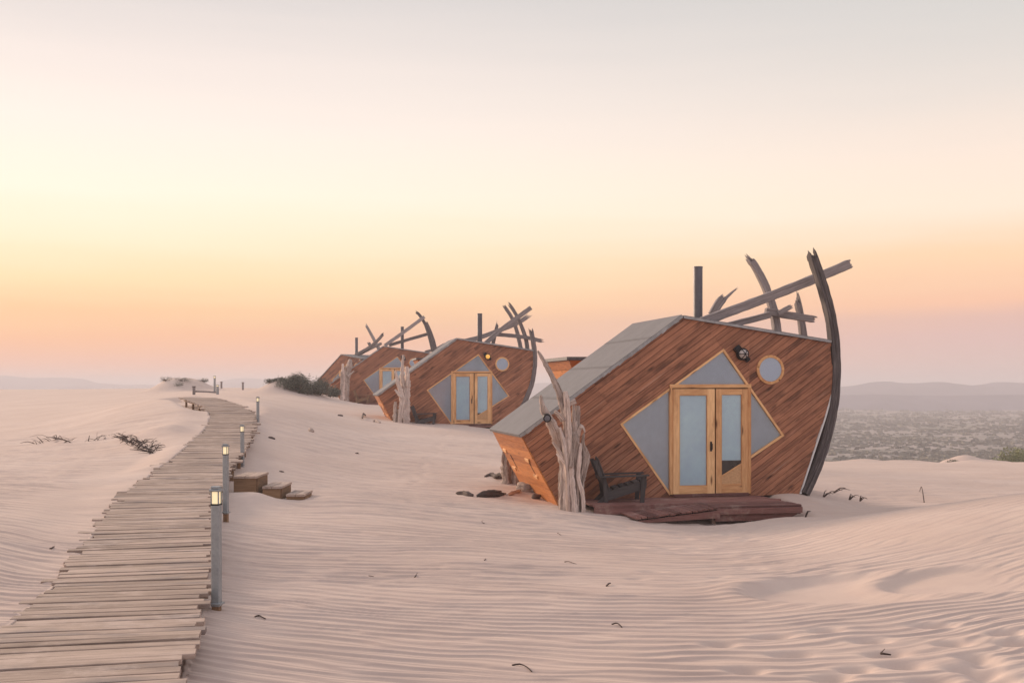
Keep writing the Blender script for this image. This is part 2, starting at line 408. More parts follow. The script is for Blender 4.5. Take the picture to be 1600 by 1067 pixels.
def bw_at(s_):
    x = np.interp(s_, _ds, _fx); y = np.interp(s_, _ds, _fy); z = np.interp(s_, _ds, _fz)
    e = .25; x2 = np.interp(s_+e, _ds, _fx); y2 = np.interp(s_+e, _ds, _fy); x1 = np.interp(s_-e, _ds, _fx); y1 = np.interp(s_-e, _ds, _fy)
    return x, y, z, math.atan2(y2-y1, x2-x1)

# ------------------------------------------------------------------ dune terrain: thin plate through surveyed points
CT = []
def cp(px, py, Y): CT.append((px, Y, -(py-CY)/F*Y))
def cz(px, Y, z): CT.append((px, Y, z))
for px, z in ((-400,-1.55),(0,-1.74),(300,-1.88),(700,-1.93),(1200,-1.93),(2000,-1.85)): cz(px, 3.0, z); cz(px, 5.5, z)
for px, Y, z in ((-400,9,-1.5),(0,8.5,-1.70),(330,9.5,-1.88),(700,9,-1.95),(1150,9,-1.95),(1600,9,-1.86),(2000,9,-1.75)): cz(px, Y, z)
for px, Y, z in ((-400,13,-1.3),(60,13,-1.62),(420,13,-1.95),(700,14,-2.02),(1000,14,-2.08),(1300,14,-1.98),(1600,13,-1.66),(2000,13,-1.4)): cz(px, Y, z)
cz(-400,20,-1.35); cp(20,745,20); cp(200,752,19.5); cp(350,778,19.6); cz(420,19.6,-1.95); cz(465,20.2,-1.97); cp(520,776,20); cp(700,787,20.6); cp(880,800,20.6); cp(985,812,20.3); cp(1140,813,20.8); cp(1260,815,19.3); cp(1280,800,21.3); cp(1350,806,18.6); cp(1430,794,18.0); cp(1600,770,17.0); cz(2000,17,-1.3)
cp(560,745,25); cp(700,757,24.5); cp(790,768,23.5); cp(860,787,22.2); cp(1240,772,22.7); cp(1330,790,23.0); cp(1450,786,24.5); cp(1600,782,25); cz(2000,25,-2.5)
cp(420,690,29); cp(560,705,31); cp(700,712,32); cp(800,738,28); cp(900,740,28); cp(1260,752,30); cp(1330,757,30); cp(1460,757,32); cp(1600,760,33); cz(2000,33,-2.8)
cz(-400,30,-1.5); cp(20,700,30); cp(180,690,29.5); cp(262,668,29.5); cp(290,650,33); cp(272,634,36.5); cp(240,625,42); cp(100,655,45); cz(-400,50,-1.3)
cp(410,640,36); cp(430,660,34); cp(560,664,40); cp(660,668,43); cp(740,667,45); cp(830,680,45); cp(1000,715,45); cp(1290,722,50); cp(1450,724,50); cp(1600,726,50); cz(2000,50,-3.3)
cp(300,619,48); cp(400,622,48); cp(500,634,52); cp(600,637,58); cp(700,655,60); cp(880,670,60); cp(1300,722,64); cp(1600,722,64); cz(2000,64,-4.2)
cp(345,614,62); cp(440,612,61); cp(395,614,60); cp(350,609.5,85); cp(390,610,85); cp(520,626,64); cp(560,631,70); cp(650,633,71); cp(800,655,80); 
cp(0,625,85); cz(-400,85,-.95); cp(200,617,80); cp(300,611.5,80); cp(430,612,75); cp(545,622,92)
cp(0,608.5,130); cz(-400,130,-.2); cp(200,608,125); cp(330,606.5,110); cp(420,607,110); cp(560,620,115); cp(800,660,115); cp(1300,745,110); cp(1600,745,110); cz(2000,110,-8.5)
for px, z in ((-400,-3),(0,-3.5),(330,-3.5),(600,-7),(900,-12),(1300,-16),(2000,-16)): cz(px, 190, z)
for px in (-400, 0, 400, 800, 1200, 1600, 2000): cz(px, 300, -19); cz(px, 450, -20)
CT = np.array(CT)
def _uv(px, Y): return np.stack([np.clip(px, -420, 2020)/330.0, np.log(np.clip(Y, 3, 460))*2.3], -1)
_C = _uv(CT[:,0], CT[:,1])
def _tp(r2): return .5*r2*np.log(r2+1e-9)
_A = _tp(((_C[:,None]-_C[None])**2).sum(-1)) + np.eye(len(_C))*2e-3
_P = np.concatenate([np.ones((len(_C),1)), _C], 1)
_MM = np.block([[_A, _P], [_P.T, np.zeros((3,3))]])
_w = np.linalg.solve(_MM, np.concatenate([CT[:,2], np.zeros(3)]))
# lattice of the spline for quick lookups
_gu = np.linspace(-420/330, 2020/330, 260); _gv = np.linspace(math.log(3)*2.3, math.log(460)*2.3, 300)
_GU, _GV = np.meshgrid(_gu, _gv)
_q = np.stack([_GU.ravel(), _GV.ravel()], -1); _Z = np.zeros(len(_q))
for i in range(0, len(_q), 8000):
    b = _q[i:i+8000]; _Z[i:i+8000] = _tp(((b[:,None]-_C[None])**2).sum(-1))@_w[:len(_C)] + _w[-3] + b@_w[-2:]
_Z = _Z.reshape(_GU.shape)
def tps(X, Y):
    Yc = np.clip(Y, 3.0, None); q = _uv(CX+F*X/Yc, Yc)
    a = (q[...,0]-_gu[0])/(_gu[1]-_gu[0]); b = (q[...,1]-_gv[0])/(_gv[1]-_gv[0])
    i = np.clip(np.floor(a).astype(int), 0, len(_gu)-2); j = np.clip(np.floor(b).astype(int), 0, len(_gv)-2)
    fa, fb = np.clip(a-i, 0, 1), np.clip(b-j, 0, 1)
    return (_Z[j,i]*(1-fa)+_Z[j,i+1]*fa)*(1-fb)+(_Z[j+1,i]*(1-fa)+_Z[j+1,i+1]*fa)*fb
def gauss(X, Y, cx, cy, sx, sy, h, rot=0.0):
    c, s_ = math.cos(rot), math.sin(rot); dx, dy = X-cx, Y-cy
    a = dx*c+dy*s_; b = -dx*s_+dy*c
    return h*np.exp(-(a/sx)**2-(b/sy)**2)
def corridor(X, Y):
    """signed distance to the boardwalk's centre line (left negative) and the deck height there"""
    D = np.full(X.shape, 99.0); Zb = np.zeros(X.shape); T = np.zeros(X.shape)
    sel = (Y < 50) & (X < 2.5) & (X > -16)
    x, y = X[sel], Y[sel]
    bd = np.full(x.shape, 99.0); bz = np.zeros(x.shape); bt = np.zeros(x.shape)
    for k in range(0, len(_fx)-4, 4):
        ax, ay, bx, by = _fx[k], _fy[k], _fx[k+4], _fy[k+4]
        dx, dy = bx-ax, by-ay; l2 = dx*dx+dy*dy
        t = np.clip(((x-ax)*dx+(y-ay)*dy)/l2, 0, 1)
        ex, ey = x-ax-t*dx, y-ay-t*dy; dd = np.hypot(ex, ey)
        better = dd < np.abs(bd)
        sg = np.where(dx*ey-dy*ex > 0, -1, 1)
        bd = np.where(better, dd*sg, bd); bz = np.where(better, _fz[k]*(1-t)+_fz[k+4]*t, bz); bt = np.where(better, _ds[k]*(1-t)+_ds[k+4]*t, bt)
    D[sel] = bd; Zb[sel] = bz; T[sel] = bt
    return D, Zb, T
DECK = []       # areas kept clear under the timber decks: (origin, turn, x0, x1, y0, y1, top)
SCOUR = []      # (x, y, sx, sy, h, rot) local bumps and hollows
def base(X, Y):
    X = np.asarray(X, float); Y = np.asarray(Y, float)
    z = tps(X, Y)
    near = sstep(Y, 70, 30)
    z = z + .05*near*fbm(X*.35+3, Y*.35, 5, 3)
    far = sstep(Y, 190, 330)
    z = z + far*1.1*fbm(X*.02, Y*.02, 8, 4)
    for (cx, cy, sx, sy, h, rot) in SCOUR: z = z+gauss(X, Y, cx, cy, sx, sy, h, rot)
    for (ox, oy, th_, x0, x1, y0, y1, top) in DECK:
        lx, ly = (X-ox)*math.cos(th_)+(Y-oy)*math.sin(th_), -(X-ox)*math.sin(th_)+(Y-oy)*math.cos(th_)
        k = sstep(lx, x0-.35, x0)*sstep(lx, x1+.35, x1)*sstep(ly, y0-.30, y0)*sstep(ly, y1+.2, y1)
        z = z*(1-k)+np.minimum(z, top)*k
    D, Zb, T = corridor(X, Y)
    h = BW/2
    # left: drift lies level with the planks (lower where the planks stand out at the bend); right: planks stand clear of the sand
    wl = sstep(D, -h-.9, -h-.05)*(D <= 0)
    lip = -.005+.03*fbm(T*1.2, T*0+3, 31, 2)-.30*sstep(T, 39.5, 42)-.0*T
    z = np.where((D > -50) & (D <= 0) & (D > -h-.9), z*(1-wl)+(Zb+lip)*wl, z)
    drop = -.14-.10*sstep(T, 14, 20)*sstep(T, 34, 27)+.11*sstep(T, 35, 38)
    wr = sstep(D, h+.9, h+.05)*(D > 0)*(D < h+.9)
    z = np.where((D > 0) & (D < h+.9), z*(1-wr)+(np.minimum(z, Zb+drop))*wr, z)
    under = (np.abs(D) < h-.04)
    z = np.where(under, np.minimum(z, Zb-.16), z)
    return z
def gz(x, y): return float(base(np.array([x]), np.array([y]))[0])
def hit(px, py):
    """point of the sand seen at picture position (px, py)"""
    Ys = np.geomspace(4.0, 420, 3000); Xs = (px-CX)/F*Ys; zr = -(py-CY)/F*Ys
    g = base(Xs, Ys); k = np.nonzero(zr <= g)[0]
    i = k[0] if len(k) else len(Ys)-1
    return Vector((Xs[i], Ys[i], float(g[i])))
# local relief
_ox, _oy, _oz = (1109-CX)/F*22.5, 22.5, -(773-CY)/F*22.5
DECK += [(_ox, _oy, R(11.5), -.75, 1.0, -2.05, .3, _oz-.36), (_ox, _oy, R(11.5), -2.9, -.6, -1.22, .3, _oz-.16), (_ox, _oy, R(11.5), -2.1, -.6, -2.2, -1.2, _oz-.225)]
SCOUR += [(-9.0, 29.3, 1.1, .7, .10, .2), (-25.6, 86, 1.5, 2.5, 1.0, 0), (-23.9, 87, 1.2, 2.0, .55, 0),
          (-12.5, 60.5, 1.0, 1.6, .50, 0), (-11.3, 61, 1.2, 1.6, .34, 0), (-9.9, 62.5, 1.4, 1.6, .10, 0),
          (31.6, 80, 1.1, 2.0, .80, 0), (33.3, 80.5, 1.5, 2.5, .55, .3), (30.2, 79.5, .8, 1.5, .38, 0), (35.2, 81, .9, 1.6, .30, 0), (41.0, 84, 4.0, 4.0, .5, 0), (20.5, 66, 1.6, 1.5, .28, .3), (24.0, 70, 2.2, 1.6, .34, -.2), (27.5, 68, 1.2, 1.2, .25, 0), (36.5, 74, 1.8, 1.4, .40, .2), (-4.5, 19.1, .55, .5, .20, .1)]

# footprints and blow-outs (sand marks pressed into the ground)
FOOT = [(1360,1002),(1410,1041),(1385,1023),(1337,1047),(1487,1006),(1523,1027),(1538,1037),(1508,1047),(1540,1052),(1556,1062),(1458,977),(1238,1023),(1165,1048),(1572,989),(1300,1060),
        (1207,995),(1455,1065),(1125,1007),(1590,1005),(1290,985)]
FP = []
for (px, py) in FOOT:
    p = hit(px, py); FP.append((p.x, p.y, .13*rng.uniform(.85, 1.15), .085, -.095, R(rng.uniform(-12, 25))))
TRK = []                                 # the trodden trail towards the second cabin
for i in range(34):
    t = i/33; px = 1010-305*t+60*math.sin(t*7)+rng.uniform(-10, 10); py = 805-135*t**.8
    if i < 3: continue
    px = 640+70*t+rng.uniform(-9, 9); py = 765-95*t+rng.uniform(-2, 2)
    p = hit(px, py); TRK.append((p.x, p.y, .14, .10, -.035, rng.uniform(0, 3)))
for i in range(40):                      # trampled sand in front of the ramp
    px = rng.uniform(990, 1180); py = 812+rng.random()**1.3*95
    p = hit(px, py); TRK.append((p.x, p.y, .13, .075, -.045*rng.random()-.008, rng.uniform(-.6, .6)))
b1 = hit(1335, 920); b2 = hit(1520, 905)

def ripples(X, Y, px_m):
    """wind ripples: asymmetric crests, direction swinging round from left to right"""
    c = -.22*X + .85*.8*np.log1p(np.exp(np.clip((X-2.6)/.8, -30, 30)))
    wq = Y - c + .42*fbm(X*.30, Y*.5, 41, 3) + .07*fbm(X*1.5, Y*2.2, 47, 2)
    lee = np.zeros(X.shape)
    def wave(lam, seed, amp, gate, k=.76, jit=.42):
        nonlocal lee
        n = fbm(X*.8+seed, Y*1.0, seed, 3)
        ph = -wq/lam + jit*fbm(X*1.3, Y*2.6, seed+3, 3)
        lim = sstep(lam*px_m, .8, 2.2)*gate
        a = np.clip(.95+.55*n, .1, 1.4)*lim
        t = ph-np.floor(ph); w = np.where(t < k, t/k, (1-t)/(1-k))
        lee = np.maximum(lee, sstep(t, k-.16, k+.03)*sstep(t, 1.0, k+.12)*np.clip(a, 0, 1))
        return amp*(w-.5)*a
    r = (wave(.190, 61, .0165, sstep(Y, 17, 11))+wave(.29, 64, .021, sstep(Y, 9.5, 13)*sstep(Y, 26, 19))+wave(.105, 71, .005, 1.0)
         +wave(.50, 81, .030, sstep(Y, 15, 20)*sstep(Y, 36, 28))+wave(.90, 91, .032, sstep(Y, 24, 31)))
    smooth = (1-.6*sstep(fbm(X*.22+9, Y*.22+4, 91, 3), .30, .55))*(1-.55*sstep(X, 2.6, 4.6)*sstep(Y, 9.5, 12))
    global LEE_SHADE
    LEE_SHADE = lee*smooth  # mask for the shade painted on the ripples' steep faces
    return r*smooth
def fine(X, Y):
    px_m = F*1.9/np.maximum(Y, 3)**2
    z = base(X, Y)
    D, Zb, T = corridor(X, Y)
    calm = 1-.88*sstep(D, BW/2+1.5, BW/2+.5)*(D > 0)*sstep(Y, 15, 17.5)*sstep(Y, 34, 28)
    calm = calm*(1-.85*sstep(D, -BW/2-1.8, -BW/2-.6)*(D < 0)*sstep(Y, 11, 15))
    calm = calm*(np.abs(D) > BW/2)
    # crescent blow-outs on the right-hand dune
    for (b, s_) in ((b1, 1.0), (b2, .8)):
        dx, dy = (X-b.x)/s_, (Y-b.y)/s_
        a = dx*1.0; e = np.sqrt((dx/1.15)**2+(dy/.95)**2)
        z = z - .080*s_*sstep(e, 1.0, .72)*sstep(dx, 1.15, -.75)
        z = z + .030*s_*np.exp(-((e-1.05)/.16)**2)*sstep(dx, .8, -.6)
        calm = calm*(1-.96*sstep(e, 1.0, .88)*sstep(dx, 1.1, -.1))
    for (cx, cy, sx, sy, h, rot) in FP+TRK:
        k = (np.abs(X-cx) < .5) & (np.abs(Y-cy) < .5)
        if k.any():
            xs, ys = X[k], Y[k]
            z[k] += gauss(xs, ys, cx, cy, sx, sy, h, rot)-gauss(xs, ys, cx, cy, sx*1.6, sy*1.8, h*.3, rot)
            calm[k] *= 1-np.minimum(1, 1.3*gauss(xs, ys, cx, cy, sx*1.4, sy*1.5, 1.0, rot))
    global LEE_SHADE
    r = ripples(X, Y, px_m)
    LEE_SHADE = LEE_SHADE*np.clip(calm, 0, 1)*(.35+.65*sstep(Y, 26, 12))*sstep(Y, 60, 30)
    return z + r*calm*sstep(Y, 60, 30)

def build_sand():
    pxs = np.concatenate([-420-np.geomspace(40, 26000, 46)[::-1], np.linspace(-420, 0, 90)[:-1], np.linspace(0, 1600, 620)[:-1], np.linspace(1600, 2020, 90), 2020+np.geomspace(40, 26000, 46)])
    pys = np.linspace(1250, 690, 1000)
    Yr = 1.9*F/(pys-CY); Yr = Yr[(Yr > 3.0)]
    y = Yr[-1]; step = y-Yr[-2]; ext = []
    while y < 9000:
        step *= 1.022; y += min(step, y*.05); ext.append(y)
    Yr = np.concatenate([[3.0, 4.0], Yr, ext]); Yr.sort()
    PX, YY = np.meshgrid(pxs, Yr); XX = (PX-CX)/F*YY
    ZZ = fine(XX.ravel(), YY.ravel()).reshape(XX.shape); MM = LEE_SHADE.reshape(XX.shape)
    # ground behind the eye
    back = [-400.0, -120.0, -40.0, -12.0, -4.0, 0.0]
    XB = []; YB = []; ZB = []
    for yb in back:
        XB.append(XX[0]*(1+(3-yb)*.06)); YB.append(np.full(len(pxs), yb)); ZB.append(np.minimum(ZZ[0], -1.72)-.1)
    XX = np.concatenate([np.array(XB), XX]); YY = np.concatenate([np.array(YB), YY]); ZZ = np.concatenate([np.array(ZB), ZZ])
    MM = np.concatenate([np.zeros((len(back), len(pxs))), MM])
    ny, nx = XX.shape
    co = np.stack([XX, YY, ZZ], -1).reshape(-1, 3).astype('f')
    idx = np.arange(ny*nx).reshape(ny, nx)
    q = np.stack([idx[:-1,:-1], idx[:-1,1:], idx[1:,1:], idx[1:,:-1]], -1).reshape(-1, 4).astype('i')
    me = bpy.data.meshes.new('sand'); nv, nf = len(co), len(q)
    me.vertices.add(nv); me.vertices.foreach_set('co', co.ravel())
    me.loops.add(nf*4); me.loops.foreach_set('vertex_index', q.ravel())
    me.polygons.add(nf); me.polygons.foreach_set('loop_start', np.arange(0, nf*4, 4, dtype='i')); me.polygons.foreach_set('loop_total', np.full(nf, 4, 'i'))
    me.polygons.foreach_set('use_smooth', np.ones(nf, bool))
    me.update(calc_edges=True)
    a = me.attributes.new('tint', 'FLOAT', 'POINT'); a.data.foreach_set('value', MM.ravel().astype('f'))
    return me
def sand_mat():
    m, t, p = newmat('dune_sand'); n = NT(t)
    co = n.n('ShaderNodeNewGeometry').outputs['Position']
    big = n.noise(n.vmul(co, (.35, .35, .35)), 1.0, 4, .6); mid = n.noise(co, 3.0, 5, .65); gr = n.noise(co, 160.0, 2, .7)
    c = n.mix(n.mapr(big, .3, .7), (.58,.445,.37,1), (.645,.508,.43,1))
    c = n.mix(n.mapr(mid, .35, .75, 0, .35), c, (.50,.375,.335,1))
    c = n.mix(n.mapr(gr, .3, .8, 0, .22), c, (.36,.27,.235,1))
    c = n.mix(n.math('MULTIPLY', n.attr('tint', 2), .38), c, (.38,.28,.245,1))      # lee faces of the ripples darkened in the colour, standing in for shade
    # scrub flats beyond the dunes: mottled soil and low growth
    sx = n.n('ShaderNodeSeparateXYZ', {0: co})
    plainf = n.mapr(n.math('ADD', sx.outputs[1], n.math('MULTIPLY', n.noise(n.vmul(co, (.02,.02,.02)), 1.0, 4), 120)), 200, 290)
    a = n.noise(n.vmul(co, (.035,.03,0)), 1.0, 6, .7); b = n.noise(n.vmul(co, (.006,.004,0)), 1.0, 5, .6)
    veg = n.mix(n.mapr(a, .42, .62), (.33,.275,.24,1), (.19,.175,.145,1))
    veg = n.mix(n.mapr(b, .5, .68, 0, .75), veg, (.20,.19,.135,1))
    c = n.mix(plainf, c, veg)
    t.links.new(c, p.inputs['Base Color']); p.inputs['Roughness'].default_value = .95; p.inputs['Specular IOR Level'].default_value = .1
    h = n.math('MULTIPLY_ADD', gr, .35, mid)
    bm = n.n('ShaderNodeBump', {'Strength': .18, 'Distance': .02, 'Height': h}); t.links.new(bm.outputs[0], p.inputs['Normal'])
    return m
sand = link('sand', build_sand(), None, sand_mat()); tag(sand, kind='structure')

# ------------------------------------------------------------------ far hills
def hill_mat():
    m, t, p = newmat('hill_rock'); n = NT(t); co = n.n('ShaderNodeNewGeometry').outputs['Position']
    a = n.noise(n.vmul(co, (.006,.006,.02)), 1.0, 6, .65)
    c = n.mix(n.mapr(a, .35, .65), (.055,.05,.08,1), (.10,.09,.13,1)); t.links.new(c, p.inputs['Base Color']); p.inputs['Roughness'].default_value = .95; return m
HM = hill_mat()
def ridge(prof, Yd, zb, depth, seed, label=None):
    px = np.array([a for a, b in prof], float); py = np.array([b for a, b in prof], float)
    xs = np.linspace(px[0], px[-1], 260); hs = np.interp(xs, px, py)
    k = np.hanning(13); k /= k.sum(); hs = np.convolve(np.pad(hs, 6, mode='edge'), k, 'valid')
    ts = np.linspace(-1, 1, 34); vs = []; fs = []
    X0 = (xs-CX)/F*Yd; top = (CY-hs)/F*Yd
    for j, t_ in enumerate(ts):
        y = Yd+t_*depth + depth*.12*fbm(xs*.02, xs*0+j*.1, seed, 2)
        prof_ = (1-abs(t_))**.9
        z = zb+(top-zb)*prof_ + (top-zb)*.16*fbm(xs*.03+j*.0, xs*0+t_*3, seed+5, 4)*(1-abs(t_))*abs(t_)*4
        for i in range(len(xs)): vs.append((X0[i]*(1+t_*depth/Yd*.6), float(y[i]), float(z[i])))
    n = len(xs)
    for j in range(len(ts)-1):
        for i in range(n-1): fs.append((j*n+i, j*n+i+1, (j+1)*n+i+1, (j+1)*n+i))
    me = bpy.data.meshes.new('hills'); me.from_pydata(vs, [], fs); me.polygons.foreach_set('use_smooth', [True]*len(fs)); me.update()
    return tag(link('hills', me, None, HM), kind='structure')
ridge([(1130,622),(1200,612),(1270,607),(1312,603.5),(1340,601.6),(1357,597),(1391,594),(1408,597),(1435,597.5),(1459,595.5),(1500,599.5),(1523,601.6),(1551,598),(1571,595.5),(1600,598),(1680,594),(1760,598),(1850,603),(1950,618)], 1500, -22, 320, 3)
ridge([(1000,630),(1150,621),(1300,617),(1360,615.5),(1480,618),(1560,616),(1650,617),(1800,615),(2000,630)], 1120, -22, 160, 9)
ridge([(-260,600),(-120,590),(-40,588),(0,586.0),(22,586.5),(56,590),(94,588.5),(135,591),(157,597),(191,600.5),(225,600),(262,603),(300,606)], 2100, -22, 380, 15)
ridge([(320,604),(343,595),(374,590),(395,590.5),(412,592.6),(440,596),(500,600),(600,602),(700,603),(770,604)], 2250, -22, 380, 21)
ridge([(700,608),(780,603),(815,600),(845,597),(870,598),(930,601),(1010,600),(1100,604),(1180,608)], 2000, -22, 320, 27)

# ------------------------------------------------------------------ boardwalk
bwt = thing('boardwalk', (float(_fx[0]), float(_fy[0]), float(_fz[0])), 0, kind='structure')
BO = bwt.location
pm = []
for k in range(10):
    b = MB(); b.box((0, 0, -.018), (BW+rng.uniform(-.04, .08), .128+rng.uniform(-.008, .008), .036), None, 0, .5, jit=.004, bev=.004); pm.append(b.mesh('plank', M['board']))
s_ = .2; np_ = 0; TOT = float(_ds[-1])
while s_ < TOT-.2 and np_ < 296:
    x, y, z, an = bw_at(s_)
    z2 = bw_at(s_+.1)[2]; pitch = math.atan2(z2-z, .1)
    o = link('plank', pm[rng.randrange(10)], bwt)
    pr = rng.gauss(0, .035)+( .12*rng.choice((-1, 1)) if rng.random() < .12 else 0)
    nx_, ny_ = math.sin(an), -math.cos(an)
    o.location = Vector((x+nx_*pr, y+ny_*pr, z+rng.uniform(-.004, .006)))-BO
    o.rotation_euler = (pitch+rng.uniform(-.015, .015), rng.uniform(-.006, .006), an-math.pi/2+rng.gauss(0, .012))
    s_ += .149+ (.0 if y < 26 else .027)+rng.uniform(0, .006); np_ += 1
    LAST = s_
for off in (-.45, .45):                  # bearers under the planks
    pts = []
    for q in np.linspace(0, min(LAST, TOT), 90):
        x, y, z, an = bw_at(q); pts.append(Vector((x+math.sin(an)*off, y-math.cos(an)*off, z-.095))-BO)
    b = MB(); b.sweep(pts, lambda i: [(-.03,-.05),(.03,-.05),(.03,.05),(-.03,.05)], side=(0,0,1)); b.build('bearer', M['board_end'], bwt)
pb = MB(); pb.box((0,0,-.30), (.075,.075,.5), None, 2, .5, bev=.006); pme = pb.mesh('post', M['board_end'])
for q in np.arange(1.0, LAST-.5, 1.75):
    for sd_ in (-1, 1):
        x, y, z, an = bw_at(q); off = (BW/2-.06)*sd_
        o = link('post', pme, bwt); o.location = Vector((x+math.sin(an)*off, y-math.cos(an)*off, z-.045))-BO; o.rotation_euler = (0, 0, an+rng.uniform(-.1, .1))

# side steps down to the sand
st = thing('timber_steps', (0, 0, 0), 0, 'three pale timber steps leading down from the boardwalk to the sand', 'steps')
sx0 = (367-CX)/F*19.8
st.location = (sx0, 20.3, -1.9)
for i, (px0, px1, zt, yb) in enumerate(((366,404,-1.545,20.75),(411,442,-1.725,20.75),(448,478,-1.86,20.6))):
    x0, x1 = (px0-CX)/F*19.9, (px1-CX)/F*19.9; w = (x1-x0)/2
    for j in range(2):
        b = MB(); b.box((x0+w*(j+.5)-sx0, (19.8+yb)/2-20.3, zt-.02+1.9), (w-.012, yb-19.8, .04), None, 1, .6+.2*j, bev=.004); b.build('tread', M['board'], st)
    for yy in (19.84, yb-.04):
        b = MB(); b.box(((x0+x1)/2-.01-sx0, yy-20.3, zt-.04-.15+1.9), (x1-x0-.04, .04, .295), None, 0, .7, bev=.003); b.build('riser', M['board_end'], st)
    b = MB(); b.box((x1-.03-sx0, (19.8+yb)/2-20.3, zt-.04-.15+1.9), (.04, yb-19.8-.13, .29), None, 1, .3); b.build('side_board', M['board_end'], st)

# ------------------------------------------------------------------ path lights
def make_light(h, name='path_light', lit=True, w=.070):
    t = thing(name, (0,0,0))
    b = MB(); b.box((0,0,(h-.16)*.5), (w, w, h-.16), None, 2, .5, bev=.006); b.build('post', M['steel'], t)
    b = MB(); b.box((0,0,-.12), (w*.85, w*.85, .5), None, 2, .5); b.build('stump', M['board_end'], t)
    b = MB(); b.box((0,0,.022), (w*1.45, w*1.45, .016), None, 0, .5, bev=.003)
    b.build('base_plate', M['steel'], t)
    b = MB(); b.box((0,0,h-.100), (w*.80, w*.80, .106), None, 2, .5, bev=.008); b.build('lamp_shade', M['lit'] if lit else M['bulb'], t)
    for sx_, sy_ in ((-1,-1),(1,-1),(1,1),(-1,1)):
        b = MB(); b.box((sx_*w*.44, sy_*w*.44, h-.100), (.009, .009, .107), None, 2, .5); b.build('corner_bar', M['steel'], t)
    b = MB(); b.box((0,0,h-.155), (w*1.04, w*1.04, .012), None, 0, .5); b.build('collar', M['black'], t)
    b = MB(); b.box((0,0,h-.037), (w*1.28, w*1.28, .02), None, 0, .5, bev=.005); b.build('cap', M['steel'], t)
    b = MB(); b.box((0,0,h-.016), (w*.95, w*.95, .022), None, 0, .5, bev=.006); b.build('cap_top', M['steel'], t); return t
def dup(o, parent=None):
    c = o.copy(); COL.objects.link(c); c.parent = parent
    for ch in o.children: dup(ch, c)
    return c
GL = 'path lights along the boardwalk'
proto = make_light(1.0)
LIGHTS = [(338.5, 9.45, -1.815, 1.0, 'nearest and tallest-looking lit grey path light, its foot on a short timber stump'),
          (353, 16.2, -1.80, 1.0, 'lit grey path light just in front of the timber side steps'),
          (379, 24.0, -1.78, 1.0, 'lit grey path light rising behind the timber side steps'),
          (403, 33.0, -1.19, .92, 'pale path light at the outer side of the boardwalk bend')]
for i, (px, Y, z, h, lab) in enumerate(LIGHTS):
    o = proto if i == 0 else dup(proto)
    o.location = ((px-CX)/F*Y, Y, z); o.rotation_euler = (R(rng.uniform(-.6,.6)), R(rng.uniform(-.6,.6)), R(-8)); o.scale = (1, 1, h)
    tag(o, lab, 'path light', GL)
for px, pyt, pyb, Y, lab in ((340,601,620,58,'far path light on sand where the boardwalk turns left'), (335.5,587,604,70,'tallest far path light standing out against the sky above the bend'),):
    o = dup(proto); hh = (pyb-pyt)/F*Y; z = -(pyb-CY)/F*Y; o.location = ((px-CX)/F*Y, Y, z); o.scale = (1.5, 1.5, hh); tag(o, lab, 'path light', GL)
    g0 = gz(o.location.x, Y)
    if z > g0: o.scale = (1.5, 1.5, hh+(z-g0)); o.location.z = g0
FAR = [(303,604.5,616,60,'short grey stake at the left end of a low rail past the bend'), (346,597,606,92,'thin distant stake on the skyline right of the far lights'), (379.5,598,608,90,'distant grey stake on the skyline before the scrub mound')]
for px, pyt, pyb, Y, lab in FAR:
    x = (px-CX)/F*Y; zt = -(pyt-CY)/F*Y; g0 = min(gz(x, Y), -(pyb-CY)/F*Y)
    b = MB(); b.box((0,0,(zt-g0)/2), (.13, .13, zt-g0), None, 2, .4, bev=.02); b.box((0,0,zt-g0+.02), (.17,.17,.05), None, 0, .3)
    o = b.build('stake', M['grey']); o.location = (x, Y, g0); tag(o, lab, 'stake', 'distant stakes along the buried path')
b = MB(); Yq = 60; b.beam([((304-CX)/F*Yq, Yq+.1, -(611.5-CY)/F*Yq), ((322-CX)/F*Yq, Yq+.1, -(612-CY)/F*Yq), ((337-CX)/F*Yq, Yq+.1, -(613-CY)/F*Yq)], .09, .09, (0,0))
o = b.build('low_rail', M['grey']); tag(o, 'low weathered rail running between two stakes past the bend', 'rail')

# ------------------------------------------------------------------ cabins
CAB = [  # door foot in the picture, distance, turn
    dict(px=1109, py=773, Y=22.5, th=11.5), dict(px=737, py=663.3, Y=46.6, th=10.0), dict(px=614, py=629, Y=71.0, th=9.0), dict(px=541.5, py=619.5, Y=95.0, th=-40.0)]
for c in CAB:
    c['O'] = Vector(((c['px']-CX)/F*c['Y'], c['Y'], -(c['py']-CY)/F*c['Y']))
def loc(c, px, py, dep=0.0):
    """cabin coordinates (x right, depth, z up) of a picture position lying 'dep' behind the facade plane"""
    th = R(c['th']); cc, ss = math.cos(th), math.sin(th); a = (px-CX)/F; O = c['O']
    x = (a*(O.y+dep*cc)-O.x+dep*ss)/(cc-a*ss)
    Yw = O.y+x*ss+dep*cc
    return Vector((x, dep, -(py-CY)/F*Yw-O.z))
C1 = CAB[0]
def f2(px, py): v = loc(C1, px, py); return (v.x, v.z)
TIP, APEX, RTOP = f2(815.5,681), f2(1064,497.5), f2(1296,536)
FAC = [TIP, f2(874,790), f2(1247,772), f2(1270,701), f2(1287,650), f2(1300,609), f2(1303.5,592), f2(1298.5,566), RTOP, APEX]
FAC = ccw(FAC)
DIA = ccw([f2(970.5,662.5), f2(1045.5,773), f2(1165,773), f2(1222.5,680), f2(1129.5,547)])
HOLE1 = ccw([f2(970.5,662.5), f2(1045.5,773), f2(1170,773), f2(1170,605), f2(1129.5,547)]); HOLE2 = ccw([f2(1170.2,714.5), f2(1222.5,680), f2(1170.2,605)])
HL = 3.05                                   # hull length behind the facade
